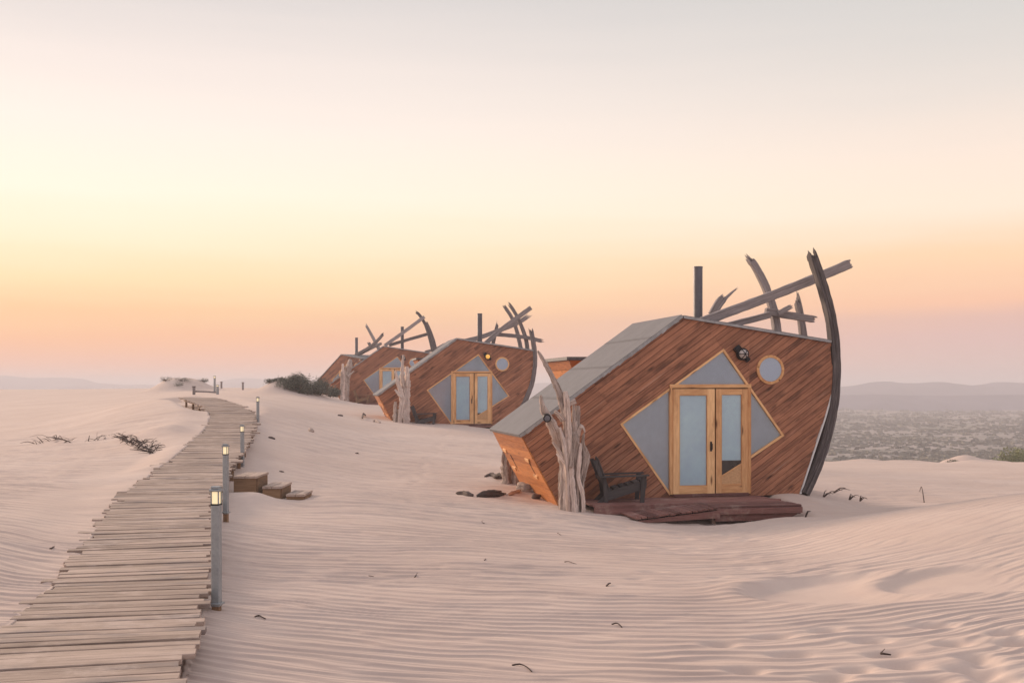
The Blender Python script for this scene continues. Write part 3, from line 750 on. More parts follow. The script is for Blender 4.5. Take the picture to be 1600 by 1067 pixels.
u = Vector((APEX[0]-TIP[0], APEX[1]-TIP[1])).normalized(); UX, UY = u.x, u.y    # plank direction = roof slope
def to3(p, y=0.0): return Vector((p[0], y, p[1]))
EX, EZ, EN = Vector((1,0,0)), Vector((0,0,1)), Vector((0,-1,0))

def rotp(poly, ang):
    c_, s_ = math.cos(ang), math.sin(ang); return [(x*c_-y*s_, x*s_+y*c_) for x, y in poly]
def sub2(poly):
    return [r_ for q in subtract(poly, HOLE1) for r_ in subtract(ccw(q), HOLE2)]
def facade_pieces(pitch=.106, gap=.008):
    ang = math.atan2(UY, UX); P = rotp(FAC, -ang)
    y0 = min(p[1] for p in P); y1 = max(p[1] for p in P); res = []; y = y0
    rr = random.Random(5)
    while y < y1:
        sh = rr.uniform(-.012, .03)
        Q = [(px_+(sh if px_ > 1.2 else 0), py_) for px_, py_ in P]
        s_ = clip(clip(Q, 0, 1, y+pitch-gap), 0, -1, -y)
        if len(s_) > 2 and abs(area(s_)) > 3e-4:
            for q in [rotp(w, -ang) for w in sub2(rotp(s_, ang))]:
                # long boards are butt-jointed
                xs = [a for a, b in q]; ln = max(xs)-min(xs)
                parts = [q]
                if ln > 3.2:
                    cx_ = min(xs)+ln*rr.uniform(.35, .65); parts = [clip(q, 1, 0, cx_-.002), clip(q, -1, 0, -cx_-.002)]
                for a_ in parts:
                    if len(a_) > 2 and abs(area(a_)) > 3e-4: res.append(rotp(a_, ang))
        y += pitch
    return res
PIECES = facade_pieces()
def bar2(mb, a, b, w, y0, y1, tint=None, ext=0.0):
    """flat bar from facade point a to b, width w, between depths"""
    a, b = Vector(a), Vector(b); t = (b-a).normalized(); n_ = Vector((-t.y, t.x))*w/2
    a2, b2_ = a-t*ext, b+t*ext
    poly = [tuple(a2-n_), tuple(b2_-n_), tuple(b2_+n_), tuple(a2+n_)]
    mb.prism(poly, (0,0,0), EX, EZ, EN, -y1, -y0, (t.x, t.y), tint)
def inset(poly, d_):
    poly = ccw(poly); n_ = len(poly); o = []
    for i in range(n_):
        p0, p1, p2 = Vector(poly[i-1]), Vector(poly[i]), Vector(poly[(i+1) % n_])
        t1, t2 = (p1-p0).normalized(), (p2-p1).normalized(); n1, n2 = Vector((-t1.y, t1.x)), Vector((-t2.y, t2.x))
        b_ = (n1+n2); b_ /= b_.dot(n1); o.append(tuple(p1+b_*d_))
    return o
MESH = {}
def mesh_once(key, mb_fn, mat):
    if key not in MESH:
        b = MB(); mb_fn(b); MESH[key] = b.mesh(key.split('#')[0], mat)
    return MESH[key]
def poly_at(xs): return [tuple(p) for p in xs]

def build_cabin(i, c, label):
    t = thing('ship_cabin', c['O'], R(c['th']), label, 'cabin', 'shipwreck shaped cabins in a row')
    near = i == 0
    # hull body behind the boards
    def body(b):
        P = inset(FAC, .03); Hh = inset(DIA, -.02)
        b.prism(P, (0,0,0), EX, EZ, EN, -HL, -.11, (UX, UY), .3)
    link('wall', mesh_once('wall#', body, M['dark']), t)
    def sheath(b):                                   # backing layer round the window opening
        for q in sub2(inset(FAC, .03)): b.prism(ccw(q), (0,0,0), EX, EZ, EN, -.109, -.004, (UX, UY), .3)
    link('sheathing', mesh_once('sheathing#', sheath, M['dark']), t)
    # cladding: single boards on the nearest cabin, one joined part farther off
    if near:
        for k, q in enumerate(PIECES):
            def fn(b, q=q):
                o_ = random.Random(k*7+1); b.prism(q, (0,0,0), EX, EZ, EN, 0, .021+o_.uniform(0, .007), (UX, UY), o_.random())
            link('plank', mesh_once('plank#f%d' % k, fn, M['cedar']), t)
    else:
        def fn(b):
            for k, q in enumerate(PIECES):
                o_ = random.Random(k*7+1); b.prism(q, (0,0,0), EX, EZ, EN, 0, .021+o_.uniform(0, .006), (UX, UY), o_.random())
        tag(link('plank_cladding', mesh_once('cladding#', fn, M['cedar']), t), kind='stuff')
    # undercut left side: boards running back
    A0, A1 = Vector(TIP), Vector(f2(874,790)); e = (A1-A0); ln = e.length; e.normalize(); nn = Vector((e.y, -e.x))
    if nn.x > 0: nn = -nn
    U3, V3, N3 = Vector((0,1,0)), Vector((e.x,0,e.y)), Vector((nn.x,0,nn.y))
    nb = 9
    def sideboard(b, k, w0, w1):
        y0 = -.02+(.0 if k % 2 else .008); sh = .03+.20*math.sin(k/nb*3.1)*0
        b.prism([(y0, w0), (HL-.02, w0), (HL-.02, w1-.006), (y0, w1-.006)], to3(A0), U3, V3, N3, .001, .022+.004*(k % 3), (1, 0), (k*.37) % 1)
    for k in range(nb):
        w0, w1 = ln*k/nb, ln*(k+1)/nb
        if i < 2: link('side_plank', mesh_once('side_plank#%d' % k, lambda b: sideboard(b, k, w0, w1), M['cedar_lit']), t)
    if i >= 2:
        def fn(b):
            for k in range(nb): sideboard(b, k, ln*k/nb, ln*(k+1)/nb)
        link('side_cladding', mesh_once('side_cladding#', fn, M['cedar_lit']), t)
    for k, (yy, ww) in enumerate(((.42,.36),(.42,.60),(2.45,.30),(2.45,.58))):       # pale torn grips and dark slots
        def slot(b, yy=yy, ww=ww):
            b.prism([(yy,ln*ww-.03),(yy+.32,ln*ww-.04),(yy+.36,ln*ww+.02),(yy+.1,ln*ww+.05)], to3(A0), U3, V3, N3, .028, .05, (1,0), 1.0)
        link('grip', mesh_once('grip#%d' % k, slot, M['pine']), t)
    for k, yy in enumerate((.56, 2.30)):
        def slot(b, yy=yy): b.prism([(yy,ln*.36),(yy+.035,ln*.36),(yy+.035,ln*.62),(yy,ln*.62)], to3(A0), U3, V3, N3, .02, .031, (1,0), 0)
        link('slot', mesh_once('slot#%d' % k, slot, M['dark']), t)
    # right side boards
    def rside(b):
        pts = [FAC[k] for k in range(len(FAC))]
        for k in range(len(pts)):
            a, q = Vector(pts[k]), Vector(pts[(k+1) % len(pts)])
            if a.x < 2.0 or q.x < 2.0 : continue
            d_ = (q-a); L_ = d_.length; d_.normalize(); n_ = Vector((d_.y, -d_.x)); m_ = max(1, int(L_/.14))
            for j in range(m_):
                w0, w1 = L_*j/m_, L_*(j+1)/m_
                b.prism([(.0, w0), (HL, w0), (HL, w1-.004), (.0, w1-.004)], to3(a), Vector((0,1,0)), Vector((d_.x,0,d_.y)), Vector((n_.x,0,n_.y)), -.02, .012, (1,0))
    link('right_cladding', mesh_once('right_cladding#', rside, M['cedar']), t)
    # back boards
    def bside(b):
        ang = math.atan2(UY, UX); P = rotp(FAC, -ang); y = min(p[1] for p in P); y1 = max(p[1] for p in P)
        while y < y1:
            q = clip(clip(P, 0, 1, y+.145), 0, -1, -y)
            if len(q) > 2 and abs(area(q)) > 1e-3: b.prism(rotp(q, ang), (0,0,0), EX, EZ, EN, -HL-.02, -HL+.002, (UX, UY))
            y += .15
    link('back_cladding', mesh_once('back_cladding#', bside, M['cedar']), t)
    # roof slabs
    def slab(b, p, q, th, ex0, ex1):
        a, z_ = Vector(p), Vector(q); d_ = (z_-a).normalized(); n_ = Vector((-d_.y, d_.x))
        if n_.y < 0: n_ = -n_
        a = a-d_*ex0; z_ = z_+d_*ex1
        poly = [tuple(a+n_*.004), tuple(z_+n_*.004), tuple(z_+n_*th), tuple(a+n_*th)]
        return poly, d_
    def roof_l(b):
        poly, d_ = slab(b, TIP, APEX, .065, .05, .03); b.prism(poly, (0,0,0), EX, EZ, EN, -HL-.04, .075, tuple(d_), .5)
    def roof_r(b):
        poly, d_ = slab(b, APEX, RTOP, .062, -.03, .0); b.prism(poly, (0,0,0), EX, EZ, EN, -HL-.04, .072, tuple(d_), .5)
    rl = link('roof', mesh_once('roof#l', roof_l, M['felt']), t); rr_ = link('roof', mesh_once('roof#r', roof_r, M['felt']), t)
    def edge_l(b):
        poly, d_ = slab(b, TIP, APEX, .056, .045, .02); b.prism(poly, (0,0,0), EX, EZ, EN, .076, .092, tuple(d_), .5)
        # torn felt hanging over the edge
        a = Vector(TIP); z_ = Vector(APEX); o_ = random.Random(3); L_ = (z_-a).length; k_ = 0.0; d2 = (z_-a).normalized(); n2 = Vector((-d2.y, d2.x))
        while k_ < L_-.15:
            w_ = o_.uniform(.05, .16); h0, h1 = o_.uniform(-.016, .01), o_.uniform(-.016, .01)
            q = [a+d2*k_+n2*h0, a+d2*(k_+w_)+n2*h1, a+d2*(k_+w_)+n2*.02, a+d2*k_+n2*.02]
            b.prism([tuple(v) for v in q], (0,0,0), EX, EZ, EN, .0925, .096, (1,0), .5); k_ += w_+o_.uniform(0, .02)
    link('roof_edge', mesh_once('roof_edge#l', edge_l, M['cap_metal']), rl)
    def edge_r(b):
        poly, d_ = slab(b, APEX, RTOP, .05, -.03, .0); b.prism(poly, (0,0,0), EX, EZ, EN, .073, .087, tuple(d_), .5)
    link('roof_edge', mesh_once('roof_edge#r', edge_r, M['cap_metal']), rr_)
    def seams(b):
        a, z_ = Vector(TIP), Vector(APEX); d_ = (z_-a).normalized(); n_ = Vector((-d_.y, d_.x)); L_ = (z_-a).length
        for k_ in (.28, .55, .80):
            p = a+d_*L_*k_; q = [p+n_*.064, p+d_*.07+n_*.064, p+d_*.07+n_*.068, p+n_*.069]
            b.prism([tuple(v) for v in q], (0,0,0), EX, EZ, EN, -HL-.03, .07, (1,0), .5)
    link('seam', mesh_once('seam#', seams, M['seam']), rl)
    # pale line along the curved right edge
    def trim(b):
        pts = [p for p in (f2(1301,605), f2(1288,652), f2(1271.5,702), f2(1249,771))]
        for k in range(len(pts)-1): bar2(b, (pts[k][0]+.012, pts[k][1]), (pts[k+1][0]+.012, pts[k+1][1]), .032, -.034, -.002, .5, .004)
    link('edge_trim', mesh_once('edge_trim#', trim, M['white_trim']), t)
    # ---- diamond window
    w_ = bpy.data.objects.new('diamond_window', None); COL.objects.link(w_); w_.parent = t
    dl, dt, dr = Vector(f2(970.5,662.5)), Vector(f2(1129.5,547)), Vector(f2(1222.5,680))
    dbl, dbr = Vector(f2(1045.5,771)), Vector(f2(1172,714.0))
    def fr(b):
        bar2(b, dl, dt, .042, -.040, .05, .8, .02); bar2(b, dt, dr, .042, -.041, .05, .7, .02)
        bar2(b, dr, dbr, .042, -.040, .05, .6, .02); bar2(b, dl, dbl, .042, -.039, .05, .75, .02)
    link('frame', mesh_once('frame#dia', fr, M['pine']), w_)
    jl0, jl1 = f2(1047.5,603.5), f2(1047.5,772); jr0, jr1 = f2(1169.5,603), f2(1170,770)
    hd = f2(1047,603.5), f2(1171,603)
    def panes(b, which):
        if which == 0: poly = [dl, Vector((jl0[0]-.02, jl1[1]+.03)), Vector((jl0[0]-.02, jl0[1]+.02))]
        if which == 1: poly = [Vector(hd[0])+Vector((-.05,.0)), Vector(hd[1])+Vector((.03,0)), dt]
        if which == 2: poly = [Vector((jr0[0]+.02, jr0[1]-.05)), Vector((jr0[0]+.02, dbr.y)), dr]
        return ccw([tuple(p) for p in poly])
    for k in range(3):
        pl = link('pane', mesh_once('pane#d%d' % k, lambda b: b.prism(panes(b, k), (0,0,0), EX, EZ, EN, -.006, .0, (1,0), .5), M['glass']), w_)
        pl2 = link('blind', mesh_once('blind#d%d' % k, lambda b: b.prism(panes(b, k), (0,0,0), EX, EZ, EN, -.03, -.020, (1,0), .5), M['blind_grey']), w_)
    # ---- door frame and the two leaves
    df = bpy.data.objects.new('door_frame', None); COL.objects.link(df); df.parent = t
    link('jamb', mesh_once('jamb#l', lambda b: bar2(b, (jl0[0], jl0[1]+.03), (jl1[0], jl1[1]), .062, -.060, .06, .55), M['pine']), df)
    link('jamb', mesh_once('jamb#r', lambda b: bar2(b, (jr0[0], jr0[1]+.03), (jr0[0], jr1[1]), .062, -.060, .06, .35), M['pine']), df)
    link('header', mesh_once('header#', lambda b: bar2(b, (jl0[0]-.031, jl0[1]+.002), (jr0[0]+.031, jr0[1]+.002), .072, -.066, .06, .6), M['pine']), df)
    link('threshold', mesh_once('threshold#', lambda b: bar2(b, (jl0[0]+.032, .012), (jr0[0]-.032, .012), .05, -.09, .1, .1), M['deck']), df)
    def leaf(name, xa, xb, za, zb, gx0, gx1, gz0, gz1, yo):
        d_ = bpy.data.objects.new('door', None); COL.objects.link(d_); d_.parent = t
        key = name
        link('frame', mesh_once('frame#'+key, lambda b: (bar2(b, ((xa+gx0)/2, za), ((xa+gx0)/2, zb), gx0-xa, yo-.025, yo+.02, .75), bar2(b, ((gx1+xb)/2, za), ((gx1+xb)/2, zb), xb-gx1, yo-.0255, yo+.02, .9 if key == 'dl' else .6),
            bar2(b, (gx0, (gz1+zb)/2), (gx1, (gz1+zb)/2), zb-gz1, yo-.023, yo+.018, .7), bar2(b, (gx0, (za+gz0)/2), (gx1, (za+gz0)/2), gz0-za, yo-.023, yo+.018, .5)), M['pine']), d_)
        link('bead', mesh_once('bead#'+key, lambda b: (bar2(b, (gx0+.006, gz0), (gx0+.006, gz1), .012, yo-.014, yo+.01, .2), bar2(b, (gx1-.006, gz0), (gx1-.006, gz1), .012, yo-.014, yo+.01, .2),
            bar2(b, (gx0+.012, gz1-.006), (gx1-.012, gz1-.006), .012, yo-.014, yo+.01, .2), bar2(b, (gx0+.012, gz0+.006), (gx1-.012, gz0+.006), .012, yo-.014, yo+.01, .2)), M['pine']), d_)
        link('pane', mesh_once('pane#'+key, lambda b: b.prism([(gx0,gz0),(gx1,gz0),(gx1,gz1),(gx0,gz1)], (0,0,0), EX, EZ, EN, -yo-.004, -yo+.002, (1,0), .5), M['glass']), d_)
        return d_
    P_ = lambda px, py: f2(px, py)
    lx0, lx1 = P_(1050,700)[0], P_(1114.5,700)[0]; rx0, rx1 = P_(1117.5,700)[0], P_(1168,700)[0]
    zt_ = P_(1109,607.5)[1]
    dL = leaf('dl', lx0, lx1, .008, zt_, P_(1059.5,700)[0], P_(1103,700)[0], P_(1080,758.5)[1], P_(1080,617)[1], -.055)
    dR = leaf('dr', rx0, rx1, .03, zt_, P_(1126,700)[0], P_(1158,700)[0], P_(1142,756.5)[1], P_(1142,616)[1], -.022)
    link('blind', mesh_once('blind#l', lambda b: b.prism([(lx0+.05,.1),(lx1-.05,.1),(lx1-.05,zt_-.05),(lx0+.05,zt_-.05)], (0,0,0), EX, EZ, EN, .032, .040, (1,0), .5), M['blind_blue']), dL)
    zb_ = P_(1142,719)[1] if i != 1 else P_(1142,735)[1]
    link('blind', mesh_once('blind#r%d' % (i == 1), lambda b: b.prism([(rx0+.05,zb_),(rx1-.05,zb_),(rx1-.05,zt_-.05),(rx0+.05,zt_-.05)], (0,0,0), EX, EZ, EN, .002, .008, (1,0), .5), M['blind_blue']), dR)
    link('blind_rail', mesh_once('blind_rail#%d' % (i == 1), lambda b: bar2(b, (rx0+.07, zb_+.012), (rx1-.07, zb_+.012), .028, .025, .029, .5), M['white_trim']), dR)
    g0, g1 = P_(1126,756)[0], P_(1158,756)[0]
    pz0, pzl, pzr = P_(1142,756.5)[1], P_(1127,744)[1], P_(1158,724)[1]
    link('chipboard_panel', mesh_once('chip#', lambda b: b.prism([(g0,pz0),(g1,pz0),(g1,pzr),(g0,pzl)], (0,0,0), EX, EZ, EN, .024, .030, (1,0), .5), M['osb']), dR)
    link('panel_trim', mesh_once('ptrim#', lambda b: bar2(b, (g0, pzl), (g1, pzr), .03, -.038, -.031, .8), M['pine']), dR)
    def hndl(b):
        x_ = P_(1108.5,700)[0]; b.box((x_, -.087, P_(1108,697)[1]), (.035, .012, .19), None, 2, .5); b.box((x_, -.12, P_(1108,694)[1]), (.02, .055, .02), None, 1, .5); b.box((x_+.0, -.142, P_(1108,697)[1]), (.02, .02, .12), None, 2, .5)
    link('handle', mesh_once('handle#', hndl, M['black']), dL)
    # ---- porthole
    pc = Vector(f2(1202.5,577.5)); ro, ri = .292, .238
    def disc(b, r0, r1, y0, y1, n_=48, tint=.7):
        for k in range(n_):
            a0, a1 = 2*math.pi*k/n_, 2*math.pi*(k+1)/n_
            q = [(pc.x+r0*math.cos(a0), pc.y+r0*math.sin(a0)), (pc.x+r1*math.cos(a0), pc.y+r1*math.sin(a0)), (pc.x+r1*math.cos(a1), pc.y+r1*math.sin(a1)), (pc.x+r0*math.cos(a1), pc.y+r0*math.sin(a1))]
            am = (a0+a1)/2
            b.prism(q, (0,0,0), EX, EZ, EN, -y1, -y0, (-math.sin(am), math.cos(am)), .6+.2*math.sin(math.floor(am/1.57)*2.1))
    ph_ = link('porthole', mesh_once('porthole#', lambda b: disc(b, ri, ro, -.055, .0), M['pine']), t)
    cir = [(pc.x+(ri+.01)*math.cos(2*math.pi*k/48), pc.y+(ri+.01)*math.sin(2*math.pi*k/48)) for k in range(48)]
    link('pane', mesh_once('pane#ph', lambda b: b.prism(cir, (0,0,0), EX, EZ, EN, .040, .044, (1,0), .5), M['glass']), ph_)
    link('blind', mesh_once('blind#ph', lambda b: b.prism(cir, (0,0,0), EX, EZ, EN, .030, .033, (1,0), .5), M['blind_round']), ph_)
    # ---- bulkhead lamp
    lc = Vector(f2(1157,553.5))
    def lampbase(b):
        for (r_, y0, y1) in ((.10, -.07, -.02), (.125, -.11, -.07), (.118, -.15, -.11)):
            ring = [(lc.x+r_*math.cos(2*math.pi*k/20), lc.y+r_*math.sin(2*math.pi*k/20)) for k in range(20)]
            b.prism(ring, (0,0,0), EX, EZ, EN, -y1, -y0, (1,0), .5)
        q = Matrix.Rotation(R(-40), 3, 'Y')
        b.box((lc.x-.10, -.09, lc.y+.10), (.13, .12, .11), q, 0, .5, bev=.02); b.box((lc.x+.11, -.09, lc.y-.11), (.09, .08, .07), q, 0, .5, bev=.015)
    wl = link('wall_lamp', mesh_once('wall_lamp#', lampbase, M['black']), t)
    def globe(b):
        prf = [(.092,-.15),(.088,-.175),(.07,-.205),(.04,-.225),(.004,-.232)]; n_ = 18; vs = []; fs = []
        for (r_, y_) in prf: vs += [(lc.x+r_*math.cos(2*math.pi*k/n_), y_, lc.y+r_*math.sin(2*math.pi*k/n_)) for k in range(n_)]
        for j in range(len(prf)-1):
            for k in range(n_): fs.append((j*n_+k, j*n_+(k+1) % n_, (j+1)*n_+(k+1) % n_, (j+1)*n_+k))
        b.add(vs, fs, vs, .5, True)
    link('globe', mesh_once('globe#%d' % (i == 1), globe, M['lit_gold'] if i == 1 else M['bulb']), wl)
    def cage(b):
        for k in range(3):
            a0 = math.pi*k/3; pts = [Vector((lc.x+.11*math.cos(a0)*math.cos(s2), -.15-.10*math.sin(s2), lc.y+.11*math.sin(a0)*math.cos(s2))) for s2 in np.linspace(0, math.pi, 9)]
            b.sweep(pts, lambda j: [(-.006,-.006),(.006,-.006),(.006,.006),(-.006,.006)], .5, side=(math.sin(a0+.3), .1, -math.cos(a0+.3)))
    if near: link('cage', mesh_once('cage#', cage, M['black']), wl)
    # ---- rear module seen over the roof
    def rear(b, top=False):
        x0, x1, y0, y1 = (1.35, 3.9, HL+2.0, HL+4.2) if False else (TIP[0]+1.95, TIP[0]+4.2, HL+.9, HL+3.2)
        zt = loc(C1, 890, 560.0, y0).z
        if top: b.box(((x0+x1)/2, (y0+y1)/2, zt), (x1-x0+.16, y1-y0+.16, .075), None, 0, .5); return
        n_ = 14; H = zt-.04+.3
        for k in range(n_):
            za, zb2 = zt-.038-H*(k+1)/n_, zt-.038-H*k/n_; o1 = .09*(k+1); o0 = .09*k
            for (pa, pb_, nx3) in (((x0,y0),(x1,y0),(0,-1)), ((x0,y1),(x0,y0),(-1,0)), ((x1,y0),(x1,y1),(1,0)), ((x1,y1),(x0,y1),(0,1))):
                def ins(p, o_): return (p[0]+(o_ if p[0] == x0 else -o_), p[1]+(o_ if p[1] == y0 else -o_))
                a1_, b1_, a0_, b0_ = ins(pa, o1), ins(pb_, o1), ins(pa, o0), ins(pb_, o0)
                off3 = .012*(k % 2)
                vs = [(a1_[0], a1_[1], za), (b1_[0], b1_[1], za), (b0_[0]+nx3[0]*.01, b0_[1]+nx3[1]*.01, zb2-.006), (a0_[0]+nx3[0]*.01, a0_[1]+nx3[1]*.01, zb2-.006)]
                ofs = rng.uniform(0, 30)
                gs = [(v[0]+v[1]+ofs, v[2], 0) for v in vs]
                b.add(vs, [(0,1,2,3)], gs, rng.random())
        b.prism([(x0+.5,y0+.5),(x1-.5,y0+.5),(x1-.5,y1-.5),(x0+.5,y1-.5)], (0,0,0), (1,0,0), (0,1,0), (0,0,1), zt-H, zt-.045, (1,0), .5)
    rm = link('rear_bay', mesh_once('rear_bay#', rear, M['cedar_lit']), t)
    link('bay_roof', mesh_once('bay_roof#', lambda b: rear(b, True), M['felt_edge']), rm)
    # ---- chimney
    cpx, cyt, cyb, cw = [(1090.5,417,497,.195), (749.6,490,536,.21), (628.5,510.5,545,.21), (557,527.5,553,.25)][i]
    dep = 1.5; a_, b_ = loc(c, cpx, cyt, dep), loc(c, cpx, cyb, dep)
    def flue(b):
        r_ = cw/2; b.sweep([b_-Vector((0,0,.3)), Vector((b_.x, b_.y, a_.z))], lambda j: [(r_*math.cos(2*math.pi*k/20), r_*math.sin(2*math.pi*k/20)) for k in range(20)], .5, smooth=False)
        b.sweep([Vector((b_.x,b_.y,a_.z-.03)), Vector((b_.x,b_.y,a_.z+.004))], lambda j: [(r_*1.05*math.cos(2*math.pi*k/20), r_*1.05*math.sin(2*math.pi*k/20)) for k in range(20)], .5)
    b = MB(); flue(b); b.build('chimney', M['flue'], t)
    return t

LAB = ['largest and nearest ship-shaped cabin with frosted double doors, porthole and splintered beams',
       'second nearest ship-shaped cabin with a glowing amber lamp beside its porthole',
       'third ship-shaped cabin partly hidden behind the second one, tall driftwood standing at its left end',
       'farthest smallest cabin at the left end of the row, behind the dark scrub mound']
CT_ = [build_cabin(i, c, LAB[i]) for i, c in enumerate(CAB)]
def tim(i, name, pts, w, d, dep, spl=(0,1), spike=.22, taper=1.0, tint=None):
    c = CAB[i]; dd = dep if isinstance(dep, (list, tuple)) else [dep]*len(pts)
    P3 = [loc(c, px, py, q) for (px, py), q in zip(pts, dd)]
    b = MB(); b.beam(P3, w, d, spl, (0,1,0), spike=spike, taper=taper, tint=tint); return b.build(name, M['grey'], CT_[i])
# nearest cabin: keel rib, ribs and broken spars
tim(0, 'keel', [(1255,770),(1270,738),(1286,694),(1297,650),(1303.5,600),(1303.5,548),(1299,505),(1289,462),(1279,430),(1270,404)], .195, .26, .06, (0,1), .16, .80, .08)
tim(0, 'spar', [(1096,503),(1140,487),(1194.6,466.5),(1262,440),(1326,413)], .185, .15, .55, (0,1), .12)
tim(0, 'broken_spar', [(1113,492),(1120,479),(1128,468)], .17, .09, .95, (0,1), .14); tim(0, 'splinter', [(1127,475),(1136,464),(1148,453.5)], .085, .05, .95, (0,1), .10, .4)
tim(0, 'rib', [(1214,524),(1211,498),(1205,475),(1196,449),(1184,424),(1175,410)], .165, .16, 1.9, (0,1), .30, .85)
tim(0, 'spar', [(1128,511),(1150,505.5),(1178,498.5),(1202,492)], .135, .13, 1.3, (0,0))
tim(0, 'spar', [(1196,486.5),(1230,492.5),(1256,496.5),(1268,498.5)], .15, .12, 1.75, (0,1), .20)
tim(0, 'splinter', [(1216,490),(1228,483),(1234,480)], .10, .05, 1.6, (0,1), .13)
tim(0, 'rib', [(1255.5,528),(1252.5,505),(1249.5,487),(1247,476)], .155, .14, 2.4, (0,1), .24, .85)
# second cabin
tim(1, 'keel', [(812,642),(822,622),(831,598),(835,573),(835.5,553),(833,533),(830.5,520)], .21, .24, .06, (0,1), .2, .8)
tim(1, 'rib', [(824.5,549),(821.5,529),(815,510),(806,491),(799,480)], .17, .16, .9, (0,1), .35, .75)
tim(1, 'rib', [(814.5,548),(807.5,517),(800,497),(791,483)], .17, .15, 2.3, (0,1), .35, .8)
tim(1, 'spar', [(752,543),(778,519.5),(806,498),(829.5,481)], .19, .16, .5, (0,0))
tim(1, 'spar', [(726,533),(750,527),(778,517),(806,506),(820,497.5)], .19, .15, 1.5, (0,1), .5)
tim(1, 'spar', [(776,522.5),(800,524.5),(823,527.5),(843,532)], .16, .14, .75, (0,1), .3)
tim(1, 'rib', [(769.5,541),(773,524),(776,511)], .16, .14, 1.9, (0,1), .25, .8)
# third cabin
tim(2, 'rib', [(677,550),(672,530),(665,508),(656,493),(652,489)], .22, .2, .6, (0,1), .2, .8)
tim(2, 'rib', [(680.5,549),(677,533),(672,518),(667,506)], .26, .2, 1.2, (0,1), .25, .7)
tim(2, 'spar', [(601,540),(632,518),(663,495)], .22, .2, .4, (0,0))
tim(2, 'spar', [(608,539.5),(640,530),(668,522)], .19, .18, 1.0, (0,0))
tim(2, 'spar', [(664,550),(680,545.5),(692,539)], .17, .16, 2.0, (0,1), .2)
# farthest cabin
tim(3, 'rib', [(592,545),(584,530),(577,517),(573.5,511)], .26, .2, 2.6, (0,1), .3, .7)
tim(3, 'spar', [(556,555),(577,543),(590,532),(597,524)], .26, .2, 1.2, (0,1), .3, .8)
tim(3, 'spar', [(560,554.5),(580,544),(595,537)], .2, .2, 2.0, (0,1), .2)
tim(3, 'rib', [(580,544),(577,537)], .2, .2, 2.2, (0,1), .2)

# ------------------------------------------------------------------ timber deck and ramp of the nearest cabin
th1 = R(C1['th'])
def deck(c, label, full=True, name='timber_deck'):
    t = thing(name, c['O']+Vector((0,0,-.03)), R(c['th']), label, 'deck', 'timber decks before the cabin doors')
    x0 = -2.72; xr = 1.10; xm = -.63; n_ = 14; yf, yl = -1.86, -1.16; p_ = (-yf-.035)/n_
    for k in range(n_):
        y = -.035-p_*(k+.5)
        left = x0 if -y < -yl else xm
        right = xr-.03+rng.uniform(-.05, .07)
        if -y >= -yl and not full: continue
        b = MB(); b.box(((left+right)/2, y, -.016), (right-left, p_-.009, .034), None, 0, None, bev=.004); o = b.build('plank', M['deck'], t); o.location.z = rng.uniform(-.003, .003)
    b = MB(); b.box(((x0+xm)/2, yl-.022, -.10), (xm-x0-.04, .04, .145), None, 0, .6); b.build('fascia', M['deck'], t)
    if full:
        b = MB(); b.box(((xm+xr)/2-.01, yf-.018, -.085), (xr-xm-.06, .036, .105), None, 0, .75); b.build('fascia', M['deck'], t)
        b = MB(); b.prism([(xm+.02,-.27),(xr-.32,-.27),(xr-.06,-.145),(xm+.02,-.145)], (0, yf+.06, 0), EX, EZ, EN, -.02, .02, (1,0), .4); b.build('fascia', M['deck'], t)
        for x_ in (xm+.03, .1, .85):
            b = MB(); b.box((x_, yf+.16, -.33), (.06, .06, .55), None, 2, .9); b.build('post', M['board'] if x_ < -.5 else M['deck'], t)
        b = MB(); b.box((xr-.05, -.95, -.10), (.036, 1.7, .14), None, 1, .5); b.build('fascia', M['deck'], t)
        # ramp
        za, zb = -.006, -.165; xa, xb = xm-.005, -2.2; m_ = 15; L_ = xa-xb
        r_ = bpy.data.objects.new('ramp', None); COL.objects.link(r_); r_.parent = t
        for k in range(m_):
            x_ = xa-L_*(k+.5)/m_; z_ = za+(zb-za)*(k+.5)/m_
            b = MB(); b.box((0,0,0), (L_/m_-.010, .92+rng.uniform(-.04,.05), .03), None, 1, None, bev=.003); o = b.build('plank', M['deck'], r_)
            o.location = (x_, -1.67+.24*(k/m_)*0-rng.uniform(-.02,.02), z_+.01); o.rotation_euler = (rng.uniform(-.01,.01), math.atan2(zb-za, L_), rng.uniform(-.015,.015))
        for yy in (-2.10, -1.24):
            b = MB(); b.prism([(xa,za-.03),(xb,zb-.03),(xb+.25,zb-.06),(xa,za-.17)], (0, yy, 0), EX, EZ, EN, -.018, .018, (1,0), .5); b.build('side_beam', M['deck'], r_)
    return t
deck(C1, 'dark red timber deck with a low ramp in front of the nearest cabin doors')
deck(CAB[1], 'low dark deck edge half buried in sand under the second cabin doors', False)
deck(CAB[2], 'distant low deck half buried in sand under the third cabin', False)

